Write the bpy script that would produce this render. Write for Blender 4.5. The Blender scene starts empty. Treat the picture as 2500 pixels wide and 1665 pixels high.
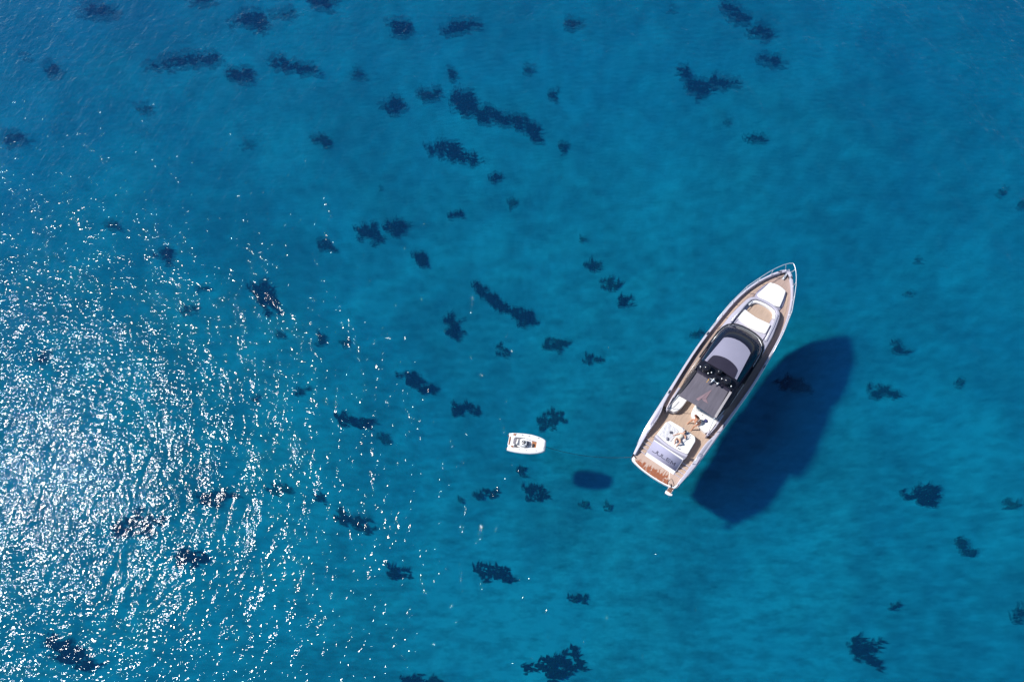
import bpy, bmesh, math, random
import numpy as np
from mathutils import Vector, Matrix, Euler, noise as mnoise

# ------------------------------------------------------------------ camera
SC = bpy.context.scene
C = SC.collection
FPX = 1667.0                    # focal length in pixels of the 2500 px wide photograph
CAM_H = 50.0
_d = Vector((135.0, -767.5, -FPX)).normalized()      # "down" seen in camera axes
_z = -_d
_x = (Vector((1, 0, 0)) - _z * _z.x).normalized()
_y = _z.cross(_x)
RW = Matrix((_x, _y, _z))       # world = RW @ camera axes
cam_data = bpy.data.cameras.new('camera')
cam = bpy.data.objects.new('camera', cam_data)
C.objects.link(cam)
cam_data.sensor_width = 36.0
cam_data.lens = 36.0 * FPX / 2500.0
cam_data.clip_start = 0.5
cam_data.clip_end = 9000.0
cam.matrix_world = Matrix.Translation((0, 0, CAM_H)) @ RW.to_4x4()
SC.camera = cam

def at(u, v, z=0.0):
    """photo pixel (2500 px wide) -> point at height z"""
    r = RW @ Vector((u - 1250.0, -(v - 832.5), -FPX))
    return Vector((0, 0, CAM_H)) + r * ((z - CAM_H) / r.z)

# ------------------------------------------------------------------ light
_g = RW @ Vector((45 - 1250.0, -(1200 - 832.5), -FPX))
SUN = Vector((_g.x, _g.y, -_g.z)).normalized()
sun_el = math.asin(SUN.z)
sun_az = math.atan2(SUN.x, SUN.y)
world = bpy.data.worlds.new('World')
SC.world = world
world.use_nodes = True
wn = world.node_tree.nodes
sky = wn.new('ShaderNodeTexSky')
sky.sky_type = 'NISHITA'
sky.sun_disc = False
sky.sun_elevation = sun_el
sky.sun_rotation = sun_az
sky.air_density = 1.0
sky.dust_density = 0.0
sky.ozone_density = 2.0
wn['Background'].inputs[1].default_value = 0.095
world.node_tree.links.new(sky.outputs[0], wn['Background'].inputs[0])
sl = bpy.data.lights.new('sun', 'SUN')
sl.energy = 4.6
sl.angle = math.radians(3.2)   # direct light reaches the bed through a rippled surface
sl.color = (1.0, 0.955, 0.90)
so = bpy.data.objects.new('sun', sl)
C.objects.link(so)
so.rotation_euler = (-SUN).to_track_quat('-Z', 'Y').to_euler()
so.location = SUN * 200
SC.view_settings.view_transform = 'Standard'
SC.view_settings.look = 'None'
SC.view_settings.exposure = 0.34
SC.view_settings.gamma = 1.0
SC.cycles.use_denoising = True
SC.cycles.max_bounces = 10
SC.cycles.transparent_max_bounces = 12
SC.cycles.transmission_bounces = 8
SC.cycles.glossy_bounces = 4
SC.cycles.caustics_reflective = False
SC.cycles.caustics_refractive = False
SC.cycles.volume_bounces = 0
SC.cycles.sample_clamp_indirect = 4.0
SC.cycles.sample_clamp_direct = 20.0

# ------------------------------------------------------------------ helpers
def tag(o, label=None, cat=None, group=None, kind=None):
    if label: o['label'] = label
    if cat: o['category'] = cat
    if group: o['group'] = group
    if kind: o['kind'] = kind
    return o

class MB:
    """collects shapes of ONE object"""
    def __init__(s): s.v = []; s.f = []
    def add(s, vs, fs):
        n = len(s.v); s.v += [tuple(p) for p in vs]; s.f += [tuple(i + n for i in f) for f in fs]
        return s
    def box(s, x0, x1, y0, y1, z0, z1):
        return s.add([(x0,y0,z0),(x1,y0,z0),(x1,y1,z0),(x0,y1,z0),(x0,y0,z1),(x1,y0,z1),(x1,y1,z1),(x0,y1,z1)],
                     [(0,3,2,1),(4,5,6,7),(0,1,5,4),(1,2,6,5),(2,3,7,6),(3,0,4,7)])
    def loft(s, rings, closed=True, cap0=True, cap1=True):
        n = len(rings[0]); vs = [p for r in rings for p in r]; fs = []
        for k in range(len(rings) - 1):
            for i in range(n if closed else n - 1):
                j = (i + 1) % n
                fs.append((k*n+i, k*n+j, (k+1)*n+j, (k+1)*n+i))
        if closed and cap0: fs.append(tuple(range(n - 1, -1, -1)))
        if closed and cap1: fs.append(tuple((len(rings)-1)*n + i for i in range(n)))
        return s.add(vs, fs)
    def tube(s, pts, r, seg=8, closed=False):
        pts = [Vector(p) for p in pts]; rings = []
        n = len(pts)
        for i, p in enumerate(pts):
            if closed: t = pts[(i+1) % n] - pts[i-1]
            else: t = pts[min(i+1, n-1)] - pts[max(i-1, 0)]
            t.normalize()
            a = t.cross(Vector((0,0,1)))
            if a.length < 1e-3: a = Vector((1,0,0))
            a.normalize(); b = t.cross(a)
            rr = r[i] if isinstance(r, (list, tuple)) else r
            rings.append([p + (a*math.cos(q) + b*math.sin(q))*rr for q in [2*math.pi*k/seg for k in range(seg)]])
        if closed: rings.append(rings[0]); return s.loft(rings, True, False, False)
        return s.loft(rings)
    def slab(s, poly, z0, z1, r=0.0, steps=2):
        """prism on a plan outline with a rounded upper edge; z0/z1 may be functions of (x, y)"""
        fz0 = z0 if callable(z0) else (lambda x, y: z0)
        fz1 = z1 if callable(z1) else (lambda x, y: z1)
        rings = [[(x, y, fz0(x, y)) for x, y in poly]]
        if r <= 0:
            rings.append([(x, y, fz1(x, y)) for x, y in poly])
        else:
            for k in range(steps + 1):
                a = math.pi/2 * k/steps
                q = inset(poly, r*(1 - math.cos(a)))
                rings.append([(x, y, fz1(px_, py_) - r + r*math.sin(a)) for (x, y), (px_, py_) in zip(q, poly)])
        return s.loft(rings)
    def ball(s, c, rx, ry, rz, nu=16, nv=10, lo=-math.pi/2):
        rings = []
        for k in range(nv + 1):
            a = lo + (math.pi/2 - lo)*k/nv
            ca = max(math.cos(a), 1e-3)
            rings.append([(c[0]+rx*ca*math.cos(t), c[1]+ry*ca*math.sin(t), c[2]+rz*math.sin(a)) for t in [2*math.pi*i/nu for i in range(nu)]])
        return s.loft(rings)
    def build(s, name, mat, parent=None, smooth=False, loc=None, rotz=0.0, angle=None):
        me = bpy.data.meshes.new(name)
        me.from_pydata(s.v, [], s.f)
        bm = bmesh.new(); bm.from_mesh(me)
        bmesh.ops.recalc_face_normals(bm, faces=bm.faces)
        if angle is not None:
            for e in bm.edges:
                if len(e.link_faces) == 2 and e.calc_face_angle(0) > math.radians(angle): e.smooth = False
        bm.to_mesh(me); bm.free()
        if smooth or angle is not None:
            me.polygons.foreach_set('use_smooth', [True]*len(me.polygons))
        me.materials.append(mat)
        o = bpy.data.objects.new(name, me); C.objects.link(o)
        if parent: o.parent = parent
        if loc is not None: o.location = loc
        o.rotation_euler.z = rotz
        return o

def area(poly):
    return 0.5*sum(poly[i-1][0]*poly[i][1] - poly[i][0]*poly[i-1][1] for i in range(len(poly)))
def inset(poly, d):
    if d == 0: return list(poly)
    sg = 1 if area(poly) > 0 else -1
    out = []; n = len(poly)
    for i in range(n):
        p0, p1, p2 = Vector(poly[i-1]), Vector(poly[i]), Vector(poly[(i+1) % n])
        a = (p1-p0); b = (p2-p1)
        if a.length < 1e-6: a = b
        if b.length < 1e-6: b = a
        a.normalize(); b.normalize()
        na = Vector((-a.y, a.x))*sg; nb = Vector((-b.y, b.x))*sg
        m = na + nb
        if m.length < 1e-3: m = na
        m = m / max(m.length_squared/2, 0.35)
        q = p1 + m*d
        out.append((q.x, q.y))
    return out
def rounded(poly, r, seg=5):
    """round the corners of a plan outline"""
    out = []; n = len(poly)
    for i in range(n):
        p0, p1, p2 = Vector(poly[i-1]), Vector(poly[i]), Vector(poly[(i+1) % n])
        rr = min(r, (p0-p1).length*0.45, (p2-p1).length*0.45)
        a = p1 + (p0-p1).normalized()*rr; b = p1 + (p2-p1).normalized()*rr
        for k in range(seg + 1):
            t = k/seg
            q = a*(1-t)**2 + p1*2*t*(1-t) + b*t*t
            out.append((q.x, q.y))
    return out
def lerp_tab(tab, x):
    if x <= tab[0][0]: return tab[0][1]
    for (a, b), (c, d) in zip(tab, tab[1:]):
        if x <= c: return b + (d-b)*(x-a)/(c-a)
    return tab[-1][1]
def smooth_tab(tab, x):
    """monotone-ish Catmull interpolation"""
    n = len(tab)
    if x <= tab[0][0]: return tab[0][1]
    if x >= tab[-1][0]: return tab[-1][1]
    for i in range(n-1):
        if x <= tab[i+1][0]:
            x0, y0 = tab[i]; x1, y1 = tab[i+1]
            m0 = (y1 - tab[i-1][1])/(x1 - tab[i-1][0]) if i > 0 else (y1-y0)/(x1-x0)
            m1 = (tab[i+2][1] - y0)/(tab[i+2][0] - x0) if i+2 < n else (y1-y0)/(x1-x0)
            h = x1-x0; t = (x-x0)/h
            return (2*t**3-3*t*t+1)*y0 + (t**3-2*t*t+t)*h*m0 + (-2*t**3+3*t*t)*y1 + (t**3-t*t)*h*m1
def empty(name, loc, rotz=0.0):
    o = bpy.data.objects.new(name, None); C.objects.link(o)
    o.location = loc; o.rotation_euler.z = rotz; o.empty_display_size = 0.3
    return o

# ------------------------------------------------------------------ materials
def new_mat(name):
    m = bpy.data.materials.new(name); m.use_nodes = True
    nt = m.node_tree; b = nt.nodes['Principled BSDF']
    return m, nt, b
def N_(nt, t, **kw):
    n = nt.nodes.new(t)
    for k, v in kw.items(): setattr(n, k, v)
    return n
def paint(name, col, rough=0.4, metal=0.0, var=0.06, vscale=3.0, bump=0.0, bscale=40.0, coat=0.0, stretch=(1,1,1), col2=None, spec=None, sheen=0.0):
    """a surface colour broken up by a soft noise of its own"""
    m, nt, b = new_mat(name)
    tc = N_(nt, 'ShaderNodeTexCoord'); mp = N_(nt, 'ShaderNodeMapping')
    mp.inputs['Scale'].default_value = stretch
    nt.links.new(tc.outputs['Object'], mp.inputs['Vector'])
    no = N_(nt, 'ShaderNodeTexNoise'); no.inputs['Scale'].default_value = vscale; no.inputs['Detail'].default_value = 5
    nt.links.new(mp.outputs[0], no.inputs['Vector'])
    cr = N_(nt, 'ShaderNodeMapRange'); cr.inputs['From Min'].default_value = 0.3; cr.inputs['From Max'].default_value = 0.7
    nt.links.new(no.outputs['Fac'], cr.inputs['Value'])
    mx = N_(nt, 'ShaderNodeMix', data_type='RGBA')
    c2 = col2 if col2 else tuple(max(0, c*(1-2*var)) for c in col)
    mx.inputs[6].default_value = (*c2, 1); mx.inputs[7].default_value = (*col, 1)
    nt.links.new(cr.outputs[0], mx.inputs[0])
    nt.links.new(mx.outputs[2], b.inputs['Base Color'])
    b.inputs['Roughness'].default_value = rough; b.inputs['Metallic'].default_value = metal
    b.inputs['Coat Weight'].default_value = coat
    if spec is not None: b.inputs['Specular IOR Level'].default_value = spec
    if bump > 0:
        n2 = N_(nt, 'ShaderNodeTexNoise'); n2.inputs['Scale'].default_value = bscale; n2.inputs['Detail'].default_value = 3
        nt.links.new(mp.outputs[0], n2.inputs['Vector'])
        bp = N_(nt, 'ShaderNodeBump'); bp.inputs['Strength'].default_value = 1.0; bp.inputs['Distance'].default_value = bump
        nt.links.new(n2.outputs['Fac'], bp.inputs['Height'])
        nt.links.new(bp.outputs[0], b.inputs['Normal'])
    return m

# ------------------------------------------------------------------ water, seabed
WATER_D = 6.0
def axis_coords(lo, hi, step, far):
    c = list(np.arange(lo, hi + step/2, step)); s = step
    a = [lo]; 
    while a[-1] > -far: s *= 1.35; a.append(a[-1] - s)
    s = step; b = [hi]
    while b[-1] < far: s *= 1.35; b.append(b[-1] + s)
    return np.array(list(reversed(a[1:])) + c + b[1:])
def grid_mesh(name, xs, ys, zf, extra=None):
    X, Y = np.meshgrid(xs, ys, indexing='xy')
    Z = zf(X, Y)
    nx, ny = len(xs), len(ys)
    V = np.stack([X, Y, Z], -1).reshape(-1, 3)
    i = np.arange(nx-1)[None, :] + nx*np.arange(ny-1)[:, None]
    i = i.ravel()
    Fq = np.stack([i, i+1, i+1+nx, i+nx], -1)
    verts = V.tolist(); faces = Fq.tolist()
    if extra is not None:        # close downwards with a skirt and a floor
        top = list(range(nx)) + [nx*(k+1)-1 for k in range(1, ny)] + [nx*ny-1-k for k in range(1, nx)] + [nx*k for k in range(ny-2, 0, -1)]
        base = len(verts)
        verts += [[verts[t][0], verts[t][1], extra] for t in top]
        n = len(top)
        faces += [[top[k], base+k, base+(k+1) % n, top[(k+1) % n]] for k in range(n)]
        faces.append([base+k for k in range(n-1, -1, -1)][::1])
    me = bpy.data.meshes.new(name); me.from_pydata(verts, [], faces)
    me.polygons.foreach_set('use_smooth', [True]*len(me.polygons))
    me.update()
    o = bpy.data.objects.new(name, me); C.objects.link(o)
    return o

_rs = np.random.RandomState(5)
_waves = []
for k in range(26):
    lam = 1.6 * (1.16 ** _rs.uniform(0, 12))
    th = math.radians(24 + _rs.normal(0, 34))       # travel direction of each wave train
    _waves.append((2*math.pi/lam*math.cos(th), 2*math.pi/lam*math.sin(th), 0.0021*lam**0.85*_rs.uniform(.5, 1), _rs.uniform(0, 6.28)))
def water_z(X, Y):
    Z = np.zeros_like(X)
    for kx, ky, a, p in _waves: Z = Z + a*np.sin(kx*X + ky*Y + p)
    r = np.maximum(np.abs(X), np.abs(Y - 25))
    return Z*np.clip((150 - r)/40, 0, 1)

def water_material():
    m, nt, b = new_mat('sea_water'); nt.nodes.remove(b)
    out = nt.nodes['Material Output']; L = nt.links.new
    tc = N_(nt, 'ShaderNodeTexCoord')
    def layer(scale, rot, stretch, detail, dist, prev=None, distort=0.0, rough=0.55):
        mp = N_(nt, 'ShaderNodeMapping'); mp.inputs['Rotation'].default_value = (0, 0, math.radians(rot))
        mp.inputs['Scale'].default_value = stretch
        L(tc.outputs['Object'], mp.inputs['Vector'])
        no = N_(nt, 'ShaderNodeTexNoise'); no.inputs['Scale'].default_value = scale; no.inputs['Detail'].default_value = detail
        no.inputs['Roughness'].default_value = rough; no.inputs['Distortion'].default_value = distort
        L(mp.outputs[0], no.inputs['Vector'])
        bp = N_(nt, 'ShaderNodeBump'); bp.inputs['Distance'].default_value = dist; bp.inputs['Strength'].default_value = 1.0
        L(no.outputs['Fac'], bp.inputs['Height'])
        if prev: L(prev.outputs[0], bp.inputs['Normal'])
        return bp
    b1 = layer(0.45, -22, (1, 0.5, 1), 1.0, 0.17, None, 0.6)
    b2 = layer(1.1, -25, (1, 0.55, 1), 1.0, 0.125, b1, 0.5)
    b3 = layer(3.3, 25, (0.7, 1, 1), 1.5, 0.064, b2, 0.3)
    b4 = layer(6.5, 10, (1, 0.7, 1), 1.0, 0.020, b3, 0.0)
    b3 = b4
    lw = N_(nt, 'ShaderNodeLayerWeight'); L(b3.outputs[0], lw.inputs['Normal'])       # Schlick reflectance of water
    pw = N_(nt, 'ShaderNodeMath', operation='POWER'); L(lw.outputs['Facing'], pw.inputs[0]); pw.inputs[1].default_value = 5.0
    fr = N_(nt, 'ShaderNodeMath', operation='MULTIPLY_ADD'); L(pw.outputs[0], fr.inputs[0]); fr.inputs[1].default_value = 0.98; fr.inputs[2].default_value = 0.02
    gl = N_(nt, 'ShaderNodeBsdfGlossy'); gl.distribution = 'BECKMANN'; gl.inputs['Roughness'].default_value = 0.09; L(b3.outputs[0], gl.inputs['Normal'])
    tr = N_(nt, 'ShaderNodeBsdfTransparent')
    rf = N_(nt, 'ShaderNodeBsdfRefraction'); rf.inputs['IOR'].default_value = 1.06; rf.inputs['Roughness'].default_value = 0.2
    L(b3.outputs[0], rf.inputs['Normal'])
    m1 = N_(nt, 'ShaderNodeMixShader'); m1.inputs[0].default_value = 0.45; L(tr.outputs[0], m1.inputs[1]); L(rf.outputs[0], m1.inputs[2])
    m2 = m1
    m3 = N_(nt, 'ShaderNodeMixShader'); L(fr.outputs[0], m3.inputs[0]); L(m2.outputs[0], m3.inputs[1]); L(gl.outputs[0], m3.inputs[2])
    L(m3.outputs[0], out.inputs['Surface'])
    va = N_(nt, 'ShaderNodeVolumeAbsorption'); va.inputs['Color'].default_value = (0.0, 0.840, 0.990, 1); va.inputs['Density'].default_value = 0.42
    vs = N_(nt, 'ShaderNodeVolumeScatter'); vs.inputs['Color'].default_value = (0.02, 0.34, 1.0, 1); vs.inputs['Density'].default_value = 0.052
    ad = N_(nt, 'ShaderNodeAddShader'); L(va.outputs[0], ad.inputs[0]); L(vs.outputs[0], ad.inputs[1])
    L(ad.outputs[0], out.inputs['Volume'])
    return m

xs = axis_coords(-78, 78, 0.5, 2500); ys = axis_coords(-34, 96, 0.5, 2500)
water = grid_mesh('water', xs, ys, water_z, extra=-14.0)
water.data.materials.append(water_material())
tag(water, kind='structure')

def seabed_z(x, y):
    v = mnoise.fractal(Vector((x*0.06, y*0.06, 3.1)), 1.0, 2.0, 3)*0.55
    v += mnoise.noise(Vector((x*0.35, y*0.5, 7.7)))*0.26 + mnoise.noise(Vector((x*0.8, y*1.2, 2.7)))*0.15
    return -WATER_D + v*max(0.0, min(1.0, (220 - max(abs(x), abs(y)))/100))
def seabed_material():
    m, nt, b = new_mat('seabed_sand'); L = nt.links.new
    tc = N_(nt, 'ShaderNodeTexCoord')
    def noi(scale, detail, st=(1, 1, 1), rough=0.6, dist=0.0):
        mp = N_(nt, 'ShaderNodeMapping'); mp.inputs['Scale'].default_value = st; L(tc.outputs['Object'], mp.inputs['Vector'])
        no = N_(nt, 'ShaderNodeTexNoise'); no.inputs['Scale'].default_value = scale; no.inputs['Detail'].default_value = detail
        no.inputs['Roughness'].default_value = rough; no.inputs['Distortion'].default_value = dist
        L(mp.outputs[0], no.inputs['Vector']); return no
    n1 = noi(0.11, 6, rough=0.62, dist=0.5); n2 = noi(1.1, 8, (0.6, 1.5, 1), rough=0.72); n3 = noi(0.035, 3)
    r1 = N_(nt, 'ShaderNodeMapRange'); r1.inputs['From Min'].default_value = 0.32; r1.inputs['From Max'].default_value = 0.62
    r1.inputs['To Min'].default_value = 0.66; r1.inputs['To Max'].default_value = 1.0; L(n1.outputs[0], r1.inputs[0])
    r2 = N_(nt, 'ShaderNodeMapRange'); r2.inputs['From Min'].default_value = 0.3; r2.inputs['From Max'].default_value = 0.7
    r2.inputs['To Min'].default_value = 0.52; r2.inputs['To Max'].default_value = 1.30; L(n2.outputs[0], r2.inputs[0])  # sand mottling, with ripple reflections and refraction of the surface painted into its contrast
    r3 = N_(nt, 'ShaderNodeMapRange'); r3.inputs['From Min'].default_value = 0.35; r3.inputs['From Max'].default_value = 0.65
    r3.inputs['To Min'].default_value = 0.85; r3.inputs['To Max'].default_value = 1.05; L(n3.outputs[0], r3.inputs[0])
    a = N_(nt, 'ShaderNodeMath', operation='MULTIPLY'); L(r1.outputs[0], a.inputs[0]); L(r2.outputs[0], a.inputs[1])
    a2 = N_(nt, 'ShaderNodeMath', operation='MULTIPLY'); L(a.outputs[0], a2.inputs[0]); L(r3.outputs[0], a2.inputs[1])
    mx = N_(nt, 'ShaderNodeMix', data_type='RGBA'); mx.inputs[6].default_value = (0.02, 0.03, 0.02, 1); mx.inputs[7].default_value = (0.70, 0.68, 0.62, 1)
    L(a2.outputs[0], mx.inputs[0]); L(mx.outputs[2], b.inputs['Base Color'])
    b.inputs['Roughness'].default_value = 1.0; b.inputs['Specular IOR Level'].default_value = 0.1
    return m
sxs = axis_coords(-80, 80, 0.6, 2400); sys_ = axis_coords(-36, 100, 0.6, 2400)
seabed = grid_mesh('seabed', sxs, sys_, np.vectorize(seabed_z))
seabed.data.materials.append(seabed_material())
tag(seabed, kind='structure')

# ------------------------------------------------------------------ seagrass on the seabed
def leaf_material():
    return paint('seagrass_leaf', (0.045, 0.080, 0.058), 0.9, var=0.25, vscale=6, col2=(0.012, 0.022, 0.018), spec=0.1)
LEAF = leaf_material()
LEAF2 = paint('seagrass_leaf_mid', (0.10, 0.145, 0.105), 0.9, var=0.25, vscale=6, col2=(0.03, 0.05, 0.035), spec=0.1)
LEAF3 = paint('seagrass_leaf_pale', (0.22, 0.26, 0.20), 0.9, var=0.25, vscale=6, col2=(0.09, 0.12, 0.09), spec=0.1)  # palest leaf colour, used for the sparsest patches
def seagrass(cx, cy, ln, wd, ang, dens, seed, label):
    """clumps of leaf tufts; pixel data only give the place and size on the seabed"""
    c = at(cx, cy, -WATER_D); e = at(cx + 0.54*ln*math.cos(ang), cy + 0.54*ln*math.sin(ang), -WATER_D)
    w = at(cx - 0.5*wd*math.sin(ang), cy + 0.5*wd*math.cos(ang), -WATER_D)
    a = e - c; b = w - c
    rnd = random.Random(seed); mb = MB(); cells = []; base = c.copy(); base.z = seabed_z(c.x, c.y)
    A, B = a.length, b.length
    step = 0.135 if A*B < 4 else 0.16
    ua = a.normalized(); ub = b.normalized()
    ext = 1.45
    na, nb = int(A*ext/step) + 1, int(B*ext/step) + 1
    off = Vector((seed*3.7, seed*1.3, 0))
    for i in range(-na, na + 1):
        for j in range(-nb, nb + 1):
            s, t = i*step + rnd.uniform(-.5, .5)*step, j*step + rnd.uniform(-.5, .5)*step
            p = ua*s + ub*t
            r = math.sqrt((s/A)**2 + (t/B)**2)
            q = c + p
            n1 = mnoise.noise(Vector((q.x*0.75, q.y*1.1, 1.0)) + off)
            n2 = mnoise.noise(Vector((q.x*1.3, q.y*4.6, 4.0)) + off)
            keep = 0.92 - r + 0.6*n1 + 1.0*n2
            pr = (keep - (1 - dens)*0.7 + 0.30)/0.85
            if rnd.random() > min(pr, dens*1.1 + 0.08): continue
            if n2 < -0.15 and rnd.random() < 0.62: continue
            cells.append((p, q, keep))
    # one patch is one connected clump
    par = list(range(len(cells)))
    def find(i):
        while par[i] != i: par[i] = par[par[i]]; i = par[i]
        return i
    G = {}
    lim = 0.30
    for i, (p, q, k_) in enumerate(cells):
        G.setdefault((int(p.x//lim), int(p.y//lim)), []).append(i)
    for (gx, gy), li in G.items():
        for ddx in (-1, 0, 1):
            for ddy in (-1, 0, 1):
                for i in li:
                    for j in G.get((gx+ddx, gy+ddy), ()):
                        if j > i and (cells[i][0]-cells[j][0]).length < lim: par[find(i)] = find(j)
    cnt = {}
    for i in range(len(cells)): cnt[find(i)] = cnt.get(find(i), 0) + 1
    best = max(cnt, key=cnt.get) if cnt else None
    for i, (p, q, keep) in enumerate(cells):
            if find(i) != best: continue
            z = seabed_z(q.x, q.y) - base.z
            h = 0.20*min(1.0, 0.35 + keep)*rnd.uniform(.7, 1.2)
            for _ in range(2):
                th = rnd.uniform(-0.5, 0.5) + (0 if rnd.random() < .7 else 1.4)
                l = rnd.uniform(.18, .36)*(1.7 if keep < .25 else 1.0); wv = rnd.uniform(.04, .09)
                d = Vector((math.cos(th), math.sin(th), 0)); nrm = Vector((-d.y, d.x, 0))
                o_ = Vector((p.x, p.y, z)) + Vector((rnd.uniform(-.06, .06), rnd.uniform(-.06, .06), 0))
                k = len(mb.v)
                mb.add([o_ - nrm*wv*.6 + Vector((0, 0, 0.0)), o_ + nrm*wv*.6, o_ + d*l*.5 + nrm*wv + Vector((0, 0, h)), o_ + d*l*.5 - nrm*wv + Vector((0, 0, h)),
                        o_ + d*l*1.2 + Vector((0, 0, h*.8))], [(0, 1, 2, 3), (3, 2, 4)])
    if not mb.v: return None
    o = mb.build('seagrass_patch', LEAF if dens >= .8 else LEAF2 if dens >= .55 else LEAF3, loc=base)
    tag(o, label, 'seagrass', 'dark seagrass patches on the sandy seabed')
    return o

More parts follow.
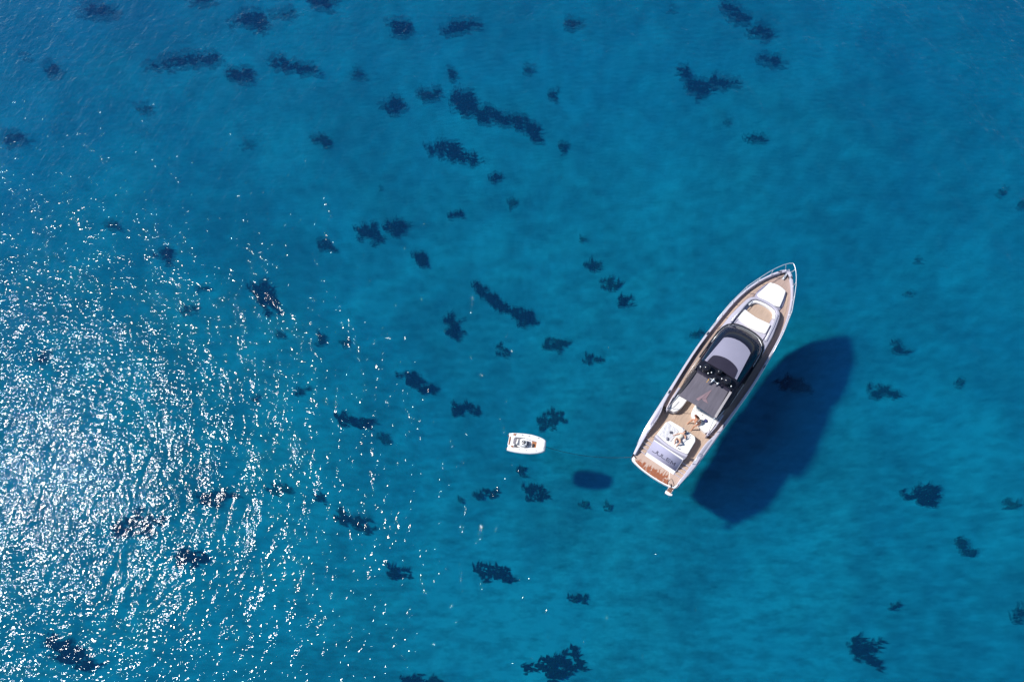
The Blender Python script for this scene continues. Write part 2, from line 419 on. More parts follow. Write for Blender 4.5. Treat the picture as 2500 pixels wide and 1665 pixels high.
# x, y, length, width (photo seen at 2354 px wide), angle, density, label
K = 2500/2354.0
PATCH = [
 (225,32,95,42,10,.8,'wide dark seagrass patch in the top left corner area, white glints over it'),
 (465,8,60,28,0,.75,'dark seagrass patch cut by the top edge, second from the top left corner'),
 (735,12,66,46,0,.9,'dark round seagrass patch cut by the top edge, right of the tailed patch'),
 (580,54,84,50,5,.95,'large dark oval seagrass patch near the top with a thin tail on its right'),
 (652,42,58,20,-8,.75,'thin tail of seagrass right of the large dark oval near the top'),
 (120,165,62,36,25,.55,'faint ragged seagrass patch near the left edge below the top left corner'),
 (65,145,50,22,10,.3,'very faint seagrass smudge nearest the upper left edge'),
 (435,150,190,34,-3,.95,'longest flat dark seagrass band, lying level near the upper left'),
 (552,184,68,34,5,.8,'dark seagrass clump hanging below the right end of the long level band'),
 (673,163,118,38,12,.85,'ragged dark seagrass band tilting down, right of the long level band'),
 (338,258,46,26,5,.5,'faint seagrass patch below the left end of the long level band'),
 (818,180,44,24,20,.45,'faint small seagrass wisp right of the ragged tilted band'),
 (920,70,54,38,15,.85,'dark oval seagrass patch near the top, left of the level double one'),
 (1052,72,82,32,0,.9,'dark level oblong seagrass patch near the top, left of centre'),
 (1315,67,42,40,0,.75,'round seagrass patch near the top, right of centre'),
 (1540,25,28,22,0,.4,'tiny faint round seagrass patch near the top, left of the diagonal streak'),
 (1690,45,95,26,40,.95,'long narrow dark seagrass streak slanting down right near the top right'),
 (1742,83,55,28,10,.95,'dark seagrass foot at the lower end of the slanting streak near the top right'),
 (1775,147,54,30,20,.85,'oval seagrass patch below the slanting streak near the top right'),
 (1570,167,34,28,-20,.8,'small dark round seagrass patch just above the big pointed one'),
 (1620,201,98,44,-6,.97,'big pointed very dark seagrass patch in the upper right'),
 (1688,297,56,20,15,.4,'faint flat seagrass streak below the big pointed patch'),
 (1730,328,36,26,0,.75,'small split seagrass patch at the end of the faint flat streak'),
 (988,224,60,36,10,.7,'soft oval seagrass patch left of the largest curved bed'),
 (910,249,54,38,10,.8,'ragged ring shaped seagrass patch left of the soft oval one'),
 (1036,172,24,32,0,.7,'tiny dark seagrass tuft above the largest curved bed'),
 (1216,165,34,28,10,.5,'small pale ragged seagrass patch right of the tiny tuft above the largest bed'),
 (1270,220,26,32,0,.65,'small round seagrass patch right of the top of the largest curved bed'),
 (1068,240,52,58,0,.95,'tall dark head of the largest seagrass bed, its upper left end'),
 (1145,278,150,38,14,.98,'long dark body of the largest curved seagrass bed in the upper middle'),
 (1222,312,52,24,50,.9,'hooked dark tail of the largest curved seagrass bed, its lower right end'),
 (1290,347,26,22,0,.6,'tiny round seagrass patch just right of the hooked tail'),
 (1040,358,116,36,20,.95,'dark tapering seagrass bed tilting down below the largest curved one'),
 (1133,411,40,24,10,.85,'small dark oval seagrass patch right below the tapering tilted bed'),
 (1050,500,38,24,-5,.8,'small dark seagrass patch in the upper middle with a glint at its right'),
 (1177,470,28,32,10,.5,'faint small upright seagrass patch in the upper middle'),
 (882,440,22,18,0,.4,'tiny faint seagrass speck above the joined pair'),
 (852,540,56,34,10,.92,'left half of the joined pair of dark round seagrass patches'),
 (912,530,50,36,-5,.8,'right half of the joined pair of dark round seagrass patches'),
 (748,333,60,26,10,.6,'ragged double seagrass wisp between the tilted band and the joined pair'),
 (573,340,32,24,10,.4,'faint small round seagrass patch in the left upper water with sparse glints'),
 (742,566,52,28,15,.7,'dim oval seagrass patch left of the joined pair'),
 (965,600,56,28,55,.85,'narrow steep seagrass patch below the joined pair'),
 (385,592,60,40,20,.8,'dark round seagrass patch with glints in the left middle'),
 (268,530,46,30,0,.4,'faint seagrass patch at the left among the first dense glints'),
 (612,688,92,42,50,.92,'large dark wedge shaped seagrass patch in the left middle'),
 (460,668,84,24,5,.35,'faint long seagrass smear left of the wedge shaped patch'),
 (438,720,44,30,0,.4,'faint round seagrass patch under the long smear'),
 (1130,690,82,28,35,.9,'upper left limb of the long seagrass streak left of the yacht'),
 (1198,730,60,34,30,.9,'lower right limb of the long seagrass streak left of the yacht'),
 (1038,753,66,34,60,.85,'steep dark seagrass patch left of the long two limbed streak'),
 (1153,805,46,24,5,.55,'dim flat seagrass patch below the steep dark one'),
 (1275,798,50,38,0,.75,'round seagrass patch midway between tender and long streak'),
 (1350,827,90,24,6,.65,'thin level seagrass wisp nearest the yacht on its left'),
 (1402,663,38,30,20,.75,'upper of the two close round seagrass patches left of the bow'),
 (1430,702,34,30,0,.8,'lower of the two close round seagrass patches left of the bow'),
 (1358,618,38,28,0,.65,'round seagrass patch above the close pair left of the bow'),
 (1335,562,28,22,0,.4,'faint highest seagrass patch in the row left of the bow'),
 (960,884,80,30,30,.85,'dark slanting seagrass patch above left of the tender'),
 (1052,940,74,32,0,.8,'dark level seagrass patch just above left of the tender'),
 (1263,970,66,40,0,.75,'dark oval seagrass patch right above the tender'),
 (812,973,74,32,8,.8,'dark level seagrass patch far left of the tender among glints'),
 (880,1013,36,26,0,.5,'faint seagrass patch between the tender and the level patch at its left'),
 (735,787,32,32,0,.65,'small dim seagrass patch below the wedge shaped one'),
 (650,778,46,22,5,.4,'faint flat seagrass patch directly under the wedge shaped one'),
 (790,790,24,20,0,.4,'tiny faint seagrass patch right of the small dim one'),
 (695,905,30,28,0,.65,'small seagrass patch among glints in the left middle'),
 (580,915,34,24,0,.35,'very faint seagrass patch among dense glints in the left middle'),
 (1197,1083,28,26,0,.7,'tiny seagrass tuft just below the tender'),
 (1230,1133,60,34,5,.8,'seagrass patch with a pale tail, second below the tender'),
 (1108,1138,46,26,-10,.65,'dim seagrass patch below left of the tender'),
 (1062,1146,56,18,-5,.3,'faint trail of seagrass at the lower left of the tender'),
 (1330,1160,36,20,15,.5,'small thin seagrass patch left of the stern, the left one of two'),
 (1393,1173,46,18,-10,.5,'small thin seagrass patch left of the stern, the right one of two'),
 (810,1200,84,30,25,.75,'slanting seagrass patch under a vertical line of glints, lower left'),
 (915,1322,42,32,10,.85,'small dark round seagrass patch left of the large lower one'),
 (1145,1320,98,40,5,.9,'large dark level seagrass patch below the tender'),
 (1330,1377,44,24,10,.6,'small dim seagrass patch right of the large lower one'),
 (1275,1530,112,52,-10,.92,'largest dark seagrass patch at the bottom, right of centre'),
 (945,1567,62,28,5,.8,'dark seagrass patch cut by the bottom edge, the left one'),
 (1015,1562,50,28,-10,.75,'dark seagrass patch cut by the bottom edge, the right one'),
 (2022,905,52,36,10,.75,'oval seagrass patch just right of the yacht shadow'),
 (2115,1145,70,46,10,.9,'dark crescent shaped seagrass patch at the right, below the yacht'),
 (2062,803,42,28,10,.6,'small seagrass patch right of the top of the yacht shadow'),
 (2110,605,32,22,10,.35,'faint seagrass patch at the right, level with the bow'),
 (2290,443,54,24,20,.45,'thin faint seagrass patch near the right edge, upper'),
 (2345,485,34,28,10,.35,'faint seagrass patch touching the right edge, upper'),
 (2217,1265,76,30,40,.65,'slanting dim seagrass patch near the right edge, lower'),
 (2310,1162,44,24,15,.5,'small seagrass wisp near the right edge, level with the stern'),
 (2062,1392,40,26,5,.65,'small seagrass patch at the lower right with a speck under it'),
 (1980,1495,64,44,20,.95,'dark angular seagrass patch at the bottom right'),
 (2006,1525,50,18,35,.8,'short tail of the dark angular seagrass patch at the bottom right'),
 (2335,1415,32,40,10,.65,'seagrass patch touching the right edge, lower'),
 (1820,890,62,40,10,.95,'dark seagrass clump lying inside the yacht shadow'),
 (430,1285,80,48,15,.9,'dark seagrass clump in the dense glints, lower left middle'),
 (305,1210,130,56,-10,.6,'broad dark seagrass area in the sun glare at the lower left'),
 (480,1150,110,42,-8,.6,'dark seagrass area just right of the sun glare'),
 (155,1500,125,64,35,.85,'large dark slanting seagrass patch in the bottom left corner'),
 (30,325,50,42,0,.65,'soft dark seagrass patch on the left edge, upper'),
 (732,1145,34,34,0,.6,'small dark seagrass patch left of the slanting one, lower left'),
 (95,825,46,30,0,.6,'seagrass patch under the glare at the left edge, middle'),
 (2195,885,28,22,0,.35,'faint tiny seagrass patch far right of the yacht shadow'),
 (1600,770,40,26,0,.4,'faint seagrass patch beside the yacht, touching its port side'),
 (2080,680,30,22,0,.3,'faint seagrass speck right of the bow'),
 (640,1130,62,26,-5,.45,'dim level seagrass patch right of the dark area beside the glare'),
]
for n_, (x_, y_, l_, w_, a_, d_, lab) in enumerate(PATCH):
    seagrass(x_*K, y_*K, l_*K, w_*K, math.radians(a_), d_, n_ + 1, lab)
# ------------------------------------------------------------------ materials of the boats
SILVER = paint('silver_gelcoat', (0.52, 0.50, 0.585), 0.38, 0.10, var=0.03, vscale=0.8, coat=0.15)
SILVER_DARK = paint('silver_metallic_paint', (0.40, 0.385, 0.49), 0.38, 0.35, var=0.05, vscale=0.5, coat=0.3)
WHITE = paint('white_gelcoat', (0.80, 0.80, 0.80), 0.3, var=0.03, vscale=1.5, coat=0.3)
CUSHION = paint('white_vinyl_cushion', (0.84, 0.83, 0.80), 0.6, var=0.02, vscale=2.0, bump=0.006, bscale=5.0)
TOWEL = paint('white_terry_towel', (0.60, 0.60, 0.63), 0.95, var=0.05, vscale=6.0, bump=0.004, bscale=60)
BLACK = paint('gloss_black_paint', (0.012, 0.013, 0.022), 0.2, var=0.1, vscale=2.0, spec=0.35)
BLACKM = paint('matt_black_trim', (0.02, 0.02, 0.028), 0.5, var=0.15, vscale=4.0)
GLASS = paint('tinted_black_glass', (0.006, 0.009, 0.022), 0.06, var=0.3, vscale=0.9, col2=(0.014, 0.015, 0.030), spec=0.22)
SUNROOF = paint('dark_sunroof_panel', (0.030, 0.026, 0.045), 0.35, var=0.12, vscale=1.2)
CHROME = paint('polished_steel', (0.88, 0.90, 0.92), 0.38, 0.75, var=0.03)
DOORP = paint('satin_silver_paint', (0.40, 0.395, 0.53), 0.75, 0.0, var=0.05, vscale=0.6, spec=0.08)
COACH = paint('lavender_grey_gelcoat', (0.43, 0.415, 0.50), 0.45, 0.0, var=0.04, vscale=0.8)
CAPM = paint('beige_grey_cover', (0.36, 0.335, 0.35), 0.7, var=0.08)
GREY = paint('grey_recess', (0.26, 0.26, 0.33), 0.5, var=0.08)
GREYC = paint('grey_upholstery', (0.22, 0.205, 0.235), 0.8, var=0.08, vscale=8)
TEAK = paint('dry_teak', (0.49, 0.365, 0.28), 0.75, var=0.1, vscale=3.0, col2=(0.35, 0.255, 0.195), stretch=(0.5, 9, 1), bump=0.002, bscale=4)
TEAKD = paint('side_deck_teak', (0.41, 0.305, 0.265), 0.75, var=0.1, vscale=3.0, col2=(0.31, 0.225, 0.195), stretch=(0.5, 9, 1), bump=0.002, bscale=4)
TEAKR = paint('red_teak', (0.38, 0.15, 0.06), 0.5, var=0.2, vscale=5.0, stretch=(1, 6, 1))
SKIN = paint('tanned_skin', (0.52, 0.245, 0.15), 0.5, var=0.08, vscale=9)
SKIN2 = paint('light_tanned_skin', (0.62, 0.36, 0.25), 0.5, var=0.08, vscale=9)
HAIR = paint('dark_brown_hair', (0.05, 0.022, 0.014), 0.5, var=0.3, vscale=40, stretch=(1, 1, 0.2))
HAIR2 = paint('auburn_hair', (0.26, 0.07, 0.035), 0.5, var=0.3, vscale=40, stretch=(1, 1, 0.2))
SWIM = paint('white_swimwear', (0.82, 0.80, 0.78), 0.8, var=0.05, vscale=20)
NAVY = paint('navy_fabric', (0.055, 0.065, 0.20), 0.8, var=0.2, vscale=10)
SLATE = paint('dark_grey_cover', (0.085, 0.085, 0.12), 0.5, var=0.08, vscale=10)
PINK = paint('faded_pink_print', (0.24, 0.165, 0.19), 0.9, var=0.08, vscale=3)
ROPE = paint('dark_rope', (0.05, 0.05, 0.06), 0.9, var=0.2, vscale=30)
YELLOW = paint('yellow_flag_cloth', (0.75, 0.42, 0.06), 0.8, var=0.15, vscale=12)

def shade_fabric():
    m = paint('grey_mesh_awning', (0.122, 0.112, 0.142), 0.85, var=0.09, vscale=1.3, stretch=(0.6, 2.6, 1), bump=0.03, bscale=2.2)
    return m
AWNING = shade_fabric()

def platform_teak():
    m, nt, b = new_mat('platform_teak_half_wet'); L = nt.links.new
    tc = N_(nt, 'ShaderNodeTexCoord'); sx = N_(nt, 'ShaderNodeSeparateXYZ'); L(tc.outputs['Object'], sx.inputs[0])
    def noi(scale, st, det=4):
        mp = N_(nt, 'ShaderNodeMapping'); mp.inputs['Scale'].default_value = st; L(tc.outputs['Object'], mp.inputs[0])
        n = N_(nt, 'ShaderNodeTexNoise'); n.inputs['Scale'].default_value = scale; n.inputs['Detail'].default_value = det; L(mp.outputs[0], n.inputs['Vector']); return n.outputs['Fac']
    def M(op, a, b_, c=None):
        n = N_(nt, 'ShaderNodeMath', operation=op)
        for i, v in enumerate((a, b_, c)):
            if v is None: continue
            if isinstance(v, (int, float)): n.inputs[i].default_value = v
            else: L(v, n.inputs[i])
        return n.outputs[0]
    X, Y = sx.outputs[0], sx.outputs[1]
    bound = M('ADD', M('MULTIPLY', Y, -0.16), 0.50)
    n1 = M('MULTIPLY', M('SUBTRACT', noi(4.0, (0.35, 2.6, 1), 3), 0.5), 1.6)
    w = M('SUBTRACT', M('ADD', bound, n1), X)
    wet = N_(nt, 'ShaderNodeMapRange'); wet.inputs[1].default_value = -0.03; wet.inputs[2].default_value = 0.05; L(w, wet.inputs[0])
    seam = M('GREATER_THAN', Y, M('ADD', M('MULTIPLY', X, 0.53), -1.37))
    sp = M('GREATER_THAN', noi(5.0, (1, 1, 1), 2), 0.36)
    fac = M('MULTIPLY', M('MULTIPLY', wet.outputs[0], seam), sp)
    def mixc(f, a, b_):
        n = N_(nt, 'ShaderNodeMix', data_type='RGBA'); L(f, n.inputs[0])
        for i, v in ((6, a), (7, b_)):
            if isinstance(v, tuple): n.inputs[i].default_value = (*v, 1)
            else: L(v, n.inputs[i])
        return n.outputs[2]
    grain = noi(3.0, (0.5, 9, 1))
    dry = mixc(grain, (0.40, 0.285, 0.225), (0.53, 0.40, 0.335))
    wetc = mixc(noi(2.5, (0.6, 6, 1)), (0.35, 0.115, 0.045), (0.25, 0.09, 0.05))
    col = mixc(fac, dry, wetc)
    line = M('COMPARE', M('SUBTRACT', Y, M('ADD', M('MULTIPLY', X, 0.53), -1.37)), 0.0, 0.035)
    col = mixc(line, col, (0.72, 0.60, 0.52))
    L(col, b.inputs['Base Color'])
    rr = M('MULTIPLY_ADD', fac, -0.35, 0.75); L(rr, b.inputs['Roughness'])
    return m
TEAKP = platform_teak()

# ------------------------------------------------------------------ motor yacht
YO = Vector((6.518, 11.836, 0)); YA = math.radians(52.98)
yacht = empty('motor_yacht', YO, YA)
tag(yacht, 'large silver and white motor yacht with teak decks and black glass at anchor', 'yacht')
def yw(x, y, z): return YO + Matrix.Rotation(YA, 3, 'Z') @ Vector((x, y, z))
def mir(poly):   # port half outline (aft -> fore) -> full outline
    return [(x, y) for x, y in poly] + [(x, -y) for x, y in reversed(poly) if abs(y) > 1e-6]

BT = [(0.2, 1.90), (0.9, 2.02), (2.4, 2.20), (3.9, 2.27), (5.5, 2.33), (7.2, 2.40), (9.3, 2.46), (10.8, 2.44), (12.2, 2.37), (13.5, 2.28), (14.8, 2.14), (15.8, 1.93), (16.7, 1.66), (17.3, 1.42), (17.9, 1.12), (18.4, 0.83), (18.8, 0.56), (19.05, 0.33), (19.23, 0.0)]
ZT = [(0.2, 0.55), (0.9, 0.85), (1.5, 1.20), (2.2, 1.55), (3.2, 1.72), (5, 1.85), (9, 2.0), (14, 2.25), (19.23, 2.6)]
GI = [(0.3, 1.76), (0.9, 1.80), (2.4, 1.86), (3.2, 1.84), (4.1, 1.92), (4.6, 2.06), (5.5, 2.14), (7.2, 2.24), (9.3, 2.31), (10.8, 2.29), (12.2, 2.22), (13.5, 2.13), (14.8, 1.99), (15.8, 1.78), (16.7, 1.50), (17.3, 1.26), (17.9, 0.95), (18.4, 0.63), (18.8, 0.28), (18.93, 0.0)]
def bw(x): return smooth_tab(BT, x)
def zs(x): return smooth_tab(ZT, x)
def gi(x): return smooth_tab(GI, x)
def zd(x): return zs(x) - 0.27
XS = [0.2, 0.5, 0.9, 1.2, 1.5, 1.9, 2.3, 2.8, 3.4, 4, 4.6, 5.2, 6, 7, 8, 9, 10, 11, 12, 13, 14, 14.8, 15.4, 16, 16.5, 17, 17.4, 17.8, 18.15, 18.45, 18.7, 18.9, 19.05, 19.15, 19.23]
def hull():
    rings = []
    lev = [(None, 1.0, 19.23), (0.62, 0.985, 19.0), (0.33, 0.96, 18.6), (0.10, 0.93, 18.2), (-0.35, 0.72, 17.6), (-0.8, 0.0, 16.9)]
    for x in XS:
        ring = []
        for sgn in (1, -1):
            L_ = []
            for k, (f, wf, xe) in enumerate(lev):
                xx = x if x <= 8 else 8 + (x-8)*(xe-8)/11.23
                b_ = bw(x)*wf
                if k == 0: z = zs(x)
                elif k < 3: z = 0.12 + (zs(x)-0.12)*f
                else: z = f
                if k and k < 4:                       # tumblehome of the flare towards the bow
                    b_ *= 1 - 0.10*k*max(0, (x-10)/9.23)**1.5
                L_.append((xx, sgn*b_, z))
            ring += L_ if sgn == 1 else list(reversed(L_[:-1]))
        rings.append(ring)
    mb = MB(); mb.loft(rings, False)
    n = len(rings[0])
    mb.f.append(tuple(range(n)))                      # transom below the platform
    return mb.build('hull', SILVER, yacht, angle=35)
hull()
rb = MB()
for sgn in (1, -1):
    rb.tube([(x, sgn*(bw(x)+0.012), zs(x)-0.10) for x in XS if x >= 1.2], 0.035, 6)
rb.build('rub_rail', CHROME, yacht, smooth=True)

gw = MB()
for sgn in (1, -1):
    xs_ = [x for x in XS if 0.3 <= x <= 18.8]
    rings = []
    for x in xs_:
        o_, i_ = bw(x), gi(x)
        fl = (1.12 if x < 4.6 else zd(x)-0.05) if x > 2.2 else 0.48
        rings.append([(x, sgn*(o_+0.004), zs(x)-0.06), (x, sgn*(o_-0.015), zs(x)+0.03), (x, sgn*(o_-0.05), zs(x)+0.05), (x, sgn*(i_+0.03), zs(x)+0.05), (x, sgn*i_, zs(x)+0.02), (x, sgn*i_, fl), (x, sgn*(i_+0.06), fl)])
    gw.loft(rings, True)
nose = [(18.8, 0.56), (19.05, 0.33), (19.24, 0.0)]
gw.slab([(18.78, 0.57), (19.0, 0.38), (19.15, 0.2), (19.245, 0), (19.15, -0.2), (19.0, -0.38), (18.78, -0.57), (18.78, -0.30), (18.92, -0.17), (19.0, 0), (18.92, 0.17), (18.78, 0.30)], 2.45, 2.635, 0.03)
gw.build('gunwale', SILVER, yacht, angle=40)
# long recessed lockers in the aft coamings
for sgn in (1, -1):
    mb = MB(); pl = [(2.75, 1.93), (3.6, 1.94), (4.25, 2.05), (4.3, 2.12), (3.5, 2.12), (2.75, 2.10)]
    mb.slab(rounded([(x, sgn*y) for x, y in pl], 0.06, 3), 1.5, lambda x, y: zs(x)+0.062, 0.008)
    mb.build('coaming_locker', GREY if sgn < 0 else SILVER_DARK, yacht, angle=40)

# decks
sd = MB()
for sgn in (1, -1):
    rings = []
    for x in [4.62, 5, 6, 7, 8, 9, 10, 11, 11.5]:
        rings.append([(x, sgn*(gi(x)+0.03), zd(x)-(0.25 if x < 5 else 0.0)*(0 if x > 4.7 else 0)), (x, sgn*1.5, zd(x)), (x, sgn*1.5, 1.0), (x, sgn*(gi(x)+0.03), 1.0)])
    sd.loft(rings, True)
rings = []
for x in [11.5, 12.2, 13, 14, 14.8, 15.4, 16, 16.5, 17, 17.4, 17.8, 18.15, 18.45, 18.7, 18.85, 19.0]:
    y = max(gi(x), 0.12)+0.03
    rings.append([(x, y, zd(x)), (x, 0, zd(x)+0.02), (x, -y, zd(x)), (x, -y, zd(x)-0.2), (x, y, zd(x)-0.2)])
sd.loft(rings, True)
sd.build('side_deck', TEAKD, yacht, angle=30)
tm = MB()                                            # pale margin plank along the inner edge of the side decks
for sgn in (1, -1):
    pts = [(x, sgn*min(1.86 + 0.0*x, gi(x)-0.2)) for x in [5.0, 6, 7, 8, 9, 10, 11, 12, 13]]
    pts2 = [(17.6, 0.86*sgn), (17.0, 1.12*sgn), (16.2, 1.42*sgn), (15.2, 1.62*sgn), (14.2, 1.78*sgn), (13.0, 1.88*sgn)]
    rings = [[(x, y-0.07, zd(x)+0.004), (x, y+0.07, zd(x)+0.004), (x, y+0.07, zd(x)+0.018), (x, y-0.07, zd(x)+0.018)] for x, y in pts + pts2[::-1][1:]]
    tm.loft(rings)
tm.build('deck_margin', TEAK, yacht)
ck = MB(); ck.slab([(2.12, -1.95), (5.2, -2.1), (7.4, -1.8), (7.4, 1.8), (5.2, 2.1), (2.12, 1.95)], 1.0, 1.15)
ck.build('cockpit_sole', TEAK, yacht)
bi = MB(); bi.box(2.08, 2.12, -1.9, 1.9, 0.5, 1.14); bi.build('cockpit_bulkhead', WHITE, yacht)

# swim platform
pf = [(0.42, 1.86), (0.2, 1.84), (0.10, 1.76), (0.03, 1.55), (-0.05, 1.1), (-0.10, 0.6), (-0.12, 0.0)]
pfull = [(2.2, 1.86)] + pf + [(x, -y) for x, y in reversed(pf[:-1])] + [(2.2, -1.86)]
mb = MB(); mb.slab(pfull, 0.22, 0.50, 0.03); sp_ = mb.build('swim_platform', WHITE, yacht, angle=40)
tk = [(1.0, 1.76), (0.40, 1.74), (0.20, 1.64), (0.10, 1.42), (0.025, 1.05), (-0.025, 0.6), (-0.05, 0.0)]
tkf = tk + [(x, -y) for x, y in reversed(tk[:-1])]
mb = MB(); mb.slab(tkf, 0.48, 0.512); mb.build('platform_teak', TEAKP, yacht)

# stairs
for sgn in (1, -1):
    for k in range(4):
        x0 = 0.98 + 0.29*k; z1 = 0.66 + 0.155*k
        if k == 3: z1 = 1.145
        st = MB(); st.box(x0, x0+0.285, min(sgn*1.24, sgn*1.84), max(sgn*1.24, sgn*1.84), 0.505, z1-0.02)
        so_ = st.build('step', SILVER, yacht)
        tr = MB(); tr.box(x0+0.035, x0+0.283, min(sgn*1.255, sgn*1.82), max(sgn*1.255, sgn*1.82), z1-0.03, z1)
        tr.build('tread', TEAK, so_)
    hr = MB(); hr.tube([(2.05, sgn*1.9, 1.5), (2.1, sgn*1.9, 1.92), (2.9, sgn*1.93, 2.02), (2.95, sgn*1.93, 1.7)], 0.022, 6)
    hr.build('handrail', CHROME, yacht, smooth=True)

# transom with the garage door
tb = MB(); prof = [(0.93, 0.50), (1.16, 0.80), (1.86, 1.68), (1.96, 1.70), (1.98, 1.60), (2.12, 1.60), (2.12, 0.5)]
tb.loft([[(x, y, z) for x, z in prof] for y in (-1.23, 1.23)]); trn = tb.build('transom', SILVER, yacht)
def slope(t, off=0.0):      # point on the garage door, t 0..1 from lower to upper edge
    a, b_ = Vector((1.14, 0, 0.79)), Vector((1.84, 0, 1.665)); d = (b_-a); nrm = Vector((-d.z, 0, d.x)).normalized()
    p = a + d*t + nrm*off; return p.x, p.z
gd = MB(); q = [slope(0.0, 0.0), slope(0.02, 0.03), slope(0.97, 0.03), slope(1.0, 0.0), slope(1.0, -0.03), slope(0.0, -0.03)]
gd.loft([[(x, y, z) for x, z in q] for y in (-1.17, 1.17)]); door = gd.build('garage_door', DOORP, yacht, angle=30)
wb = MB(); wb.loft([[(0.922, y, 0.515), (1.125, y, 0.785), (1.145, y, 0.77), (0.945, y, 0.505)] for y in (-1.19, 1.19)])
wb.build('transom_skirt', WHITE, yacht)
lip = MB(); lip.box(1.87, 1.95, -1.2, 1.2, 1.70, 1.725); lip.build('transom_lip', WHITE, yacht)
gr = MB(); gr.slab([(1.975, -1.27), (2.14, -1.27), (2.10, 0), (2.14, 1.27), (1.975, 1.27), (1.955, 0)], 1.45, 1.63); gr.build('transom_gutter', GREY, yacht)

# lettering on the garage door, read from astern
def stroke(mb, p, q_, w):
    """a bar on the door plane between two (u, t) points: u to starboard, t up the slope (metres)"""
    d = Vector((q_[0]-p[0], q_[1]-p[1])); d.normalize(); n = Vector((-d.y, d.x))*w/2
    L0 = Vector((1.84-1.14, 1.665-0.79)).length
    c4 = [(p[0]+n.x, p[1]+n.y), (p[0]-n.x, p[1]-n.y), (q_[0]-n.x, q_[1]-n.y), (q_[0]+n.x, q_[1]+n.y)]
    lo = [(slope(t/L0, 0.031)[0], -u, slope(t/L0, 0.031)[1]) for u, t in c4]
    hi = [(slope(t/L0, 0.036)[0], -u, slope(t/L0, 0.036)[1]) for u, t in c4]
    mb.loft([lo, hi])
T0, HH = 0.33, 0.30
def glyph(ch, u, w):
    mb = MB(); sw = 0.044
    def P(a, b_): return (u + a*w, T0 + b_*HH)
    if ch == 'J': S = [((0, .08), (.78, .08)), ((.78, .08), (1, .30)), ((1, .30), (1, 1))]
    if ch == 'U': S = [((0, 1), (0, .30)), ((0, .30), (.16, .06)), ((.16, .06), (.86, .06)), ((.86, .06), (1, .30)), ((1, .30), (1, 1))]
    if ch == 'L': S = [((0, 1), (0, .07)), ((0, .07), (1, .07))]
    if ch == 'E': S = [((0, 1), (0, 0)), ((0, .93), (1, .93)), ((0, .5), (.92, .5)), ((0, .07), (1, .07))]
    if ch == 'M': S = [((0, 0), (0, 1)), ((0, 1), (.5, .25)), ((.5, .25), (1, 1)), ((1, 1), (1, 0))]
    for a, b_ in S: stroke(mb, P(*a), P(*b_), sw)
    mb.build('letter', SLATEB, door)
SLATEB = paint('dark_lettering', (0.012, 0.012, 0.035), 0.6, var=0.05)
for ch, u, w in (('J', -0.93, 0.33), ('U', -0.53, 0.30), ('L', -0.14, 0.30), ('E', 0.24, 0.27), ('M', 0.60, 0.30)):
    glyph(ch, u, w)

# aft coaming, sunpad
def arc(xa, xc, hb, n=9, sgn=1):
    """plan curve across the beam: xa at the sides, xc on the centre line"""
    return [(xc + (xa-xc)*(y/hb)**2, y) for y in [sgn*hb*(1-2*k/(n-1)) for k in range(n)]]
mb = MB(); mb.slab(arc(2.36, 2.20, 1.30) + arc(2.14, 2.0, 1.30, sgn=-1), 1.15, 1.86, 0.05); mb.build('aft_coaming', SILVER, yacht, angle=40)
mb = MB(); mb.slab([(2.36, -1.2), (3.8, -1.12), (3.8, 1.12), (2.36, 1.2)], 1.15, 1.54); mb.build('sunpad_base', SILVER, yacht)
pad = rounded([(3.86, -1.0), (3.86, 1.06)] , 0.01) if False else None
sp = arc(2.40, 2.24, 1.27) + [(3.55, -1.22), (3.84, -1.02)] + [(3.88, 0)] + [(3.84, 1.02), (3.55, 1.22)]
mb = MB(); mb.slab(rounded(sp, 0.10, 3), 1.53, 1.76, 0.05, 3); mb.build('sunpad', CUSHION, yacht, angle=50)

# cockpit lounges
pl = [(4.55, 1.60), (4.60, 1.16), (4.85, 0.98), (5.33, 0.89), (6.2, 0.86), (7.3, 0.86), (7.3, 1.74), (5.0, 1.74)]
mb = MB(); mb.slab(pl, 1.15, 1.48); mb.build('sofa_base', WHITE, yacht)
mb = MB(); mb.slab(rounded(pl, 0.08, 3), 1.48, 1.66, 0.05, 3); mb.build('sofa_cushion', CUSHION, yacht, angle=50)
ps = [(5.86, 0.20), (5.50, 0.17), (5.18, 0.08), (4.98, -0.21), (4.86, -0.5), (4.71, -0.79), (4.60, -1.15), (4.55, -1.50), (5.0, -1.72), (7.3, -1.74), (7.3, 0.2)]
mb = MB(); mb.slab(inset(ps, 0.03), 1.15, 1.48); mb.build('lounge_base', WHITE, yacht)
mb = MB(); mb.slab(rounded(ps, 0.08, 3), 1.48, 1.66, 0.05, 3); mb.build('lounge_cushion', CUSHION, yacht, angle=50)
for sgn in (1, -1):
    mb = MB(); mb.ball((4.50, sgn*1.72, 1.26), 0.10, 0.10, 0.13, 10, 6); mb.box(4.42, 4.60, sgn*1.72-0.05, sgn*1.72+0.05, 1.14, 1.22); mb.tube([(4.5, sgn*1.72, 1.3), (4.5, sgn*1.72, 1.48)], [0.09, 0.12], 10)
    mb.build('mooring_winch', BLACKM, yacht, smooth=False)

